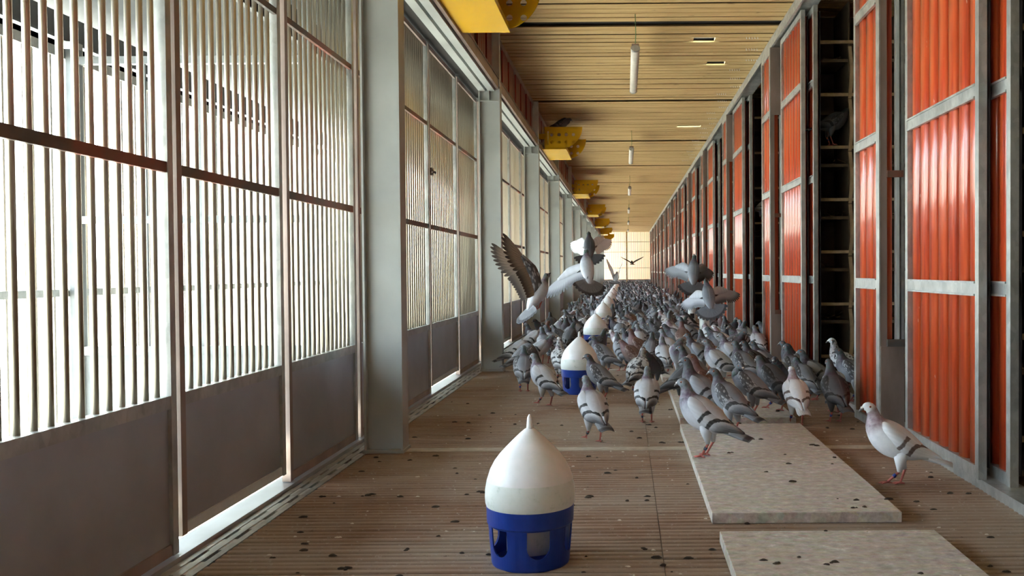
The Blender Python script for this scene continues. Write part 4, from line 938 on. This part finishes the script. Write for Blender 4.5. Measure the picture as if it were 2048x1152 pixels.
FEA = {'pale': feather_mat('pale feather', (0.38, 0.40, 0.44), (0.10, 0.105, 0.115)), 'bluebar': feather_mat('grey feather', (0.17, 0.185, 0.205), (0.04, 0.042, 0.046)), 'dark': feather_mat('dark feather', (0.08, 0.083, 0.09), (0.03, 0.03, 0.033)), 'white': feather_mat('white feather', (0.74, 0.76, 0.79), (0.66, 0.68, 0.70)), 'check': feather_mat('brown feather', (0.27, 0.215, 0.17), (0.085, 0.07, 0.062))}
FLYB = [(-.115, .0, .006, .014), (-.09, .001, .020, .028), (-.055, .003, .036, .042), (-.01, .004, .046, .052), (.035, .008, .047, .052), (.075, .014, .038, .042), (.104, .022, .026, .026), (.122, .030, .0205, .0200), (.138, .036, .0195, .0180), (.150, .036, .0155, .0145), (.160, .032, .008, .008)]
def flyer(px, py, y, head, pitch, bank, dihL, dihR, sweep, fan, color, wcolor, label, sc_=1.0, tilt=0.0, tail_drop=0.0):
    global BODY
    p = at_depth(px, py, y); r = thing('flying_pigeon', label, 'pigeon', p, 'pigeons in flight')
    n = len(FLYB); m_ = (n - 1) * 3 + 1; raw = [cr(FLYB, i / (m_ - 1)) for i in range(m_)]; vs_, uv = [], []
    for i, (x, z, rv, rw) in enumerate(raw):
        for k in range(14): a = 2 * PI * k / 14; vs_.append((x, rw * math.sin(a), z + rv * math.cos(a))); uv.append((i / (m_ - 1), k / 14))
    fs_ = [(i * 14 + k, i * 14 + (k + 1) % 14, (i + 1) * 14 + (k + 1) % 14, (i + 1) * 14 + k) for i in range(m_ - 1) for k in range(14)] + [tuple(range(13, -1, -1)), tuple((m_ - 1) * 14 + k for k in range(14))]
    parts = [('body', MB().add(vs_, fs_, 0, uv, True).mesh('flying_body', PM[color]['body']))]
    parts.append(('wing', fly_wing(1, dihL, sweep, 1.0, wcolor, tilt))); parts.append(('wing', fly_wing(-1, dihR, sweep, 1.0, wcolor, tilt)))
    m = MB()
    for i in range(12):
        a = math.radians(fan) * ((i - 5.5) / 5.5); d = Vector((-math.cos(a), math.sin(a), -tail_drop)).normalized(); s_ = Vector((math.sin(a), math.cos(a), 0)); nn = d.cross(s_).normalized()
        blade(m, Vector((-.085, .012 * (i - 5.5) / 5.5, .0)) + nn * (.0008 * (i % 2)), d, s_, nn, .135, .038)
    parts.append(('tail', m.mesh('fan_tail', PM[color]['tail'])))
    m = MB(); m.tube([(.154, 0, .035), (.166, 0, .032), (.178, 0, .027)], [.0066, .005, .001], 8); parts.append(('beak', m.mesh('flying_beak', M['beak'])))
    for s in (-1, 1):
        m = MB(); m.tube([(.139, s * .0165, .041), (.139, s * .0195, .041)], [.0042, .002], 8); parts.append(('eye', m.mesh('flying_eye', M['eye'])))
        m = MB(); m.tube([(-.02, s * .022, -.03), (-.06, s * .02, -.046), (-.085, s * .018, -.04)], [.008, .0045, .003], 6); parts.append(('leg', m.mesh('flying_leg', M['leg'])))
    for nm, me in parts:
        o = bpy.data.objects.new(nm, me); COL.objects.link(o); o.parent = r
    r.rotation_mode = 'QUATERNION'
    q = Matrix.Rotation(PI / 2 + math.radians(head), 3, 'Z') @ Matrix.Rotation(-math.radians(pitch), 3, 'Y') @ Matrix.Rotation(math.radians(bank), 3, 'X')
    r.rotation_quaternion = q.to_quaternion(); r.scale = (sc_,) * 3
    return r
flyer(1076, 592, 5.6, -46, 44, -14, math.radians(70), math.radians(92), -0.30, 58, 'pale', 'check', 'flying pigeon with raised brown wings and fanned grey tail before the left column', 1.0, 0.0, 0.15)
flyer(1174, 540, 6.9, 20, 58, 12, math.radians(-62), math.radians(-64), 0.10, 66, 'pale', 'pale', 'flying pigeon with dark fanned tail, lower of the two above the drinkers', 1.05, 0.0, 0.05)
flyer(1179, 496, 7.6, 4, 52, -6, math.radians(-58), math.radians(-58), -0.75, 76, 'dark', 'white', 'flying pigeon with pale wings and dark tail, upper of the two above the drinkers', 0.92, 0.0, -0.1)
flyer(1387, 546, 8.4, -6, 62, 8, math.radians(-58), math.radians(-60), -0.45, 66, 'bluebar', 'bluebar', 'flying pigeon with spread grey wings, upper of the two before the red doors', 1.08, 0.0, 0.1)
flyer(1418, 594, 7.6, 10, 58, -24, math.radians(-48), math.radians(-58), -0.35, 76, 'bluebar', 'pale', 'flying pigeon with wide grey fan tail, lower of the two before the red doors', 1.0, 0.0, 0.1)
flyer(1264, 526, 30.0, 5, 15, 0, math.radians(30), math.radians(30), 0.0, 30, 'dark', 'dark', 'small flying pigeon far away before the end screen', 1.0)
flyer(1232, 556, 16.5, -10, 30, 0, math.radians(76), math.radians(70), 0.0, 40, 'pale', 'white', 'flying pigeon with raised white wings over the far drinkers', 1.0)
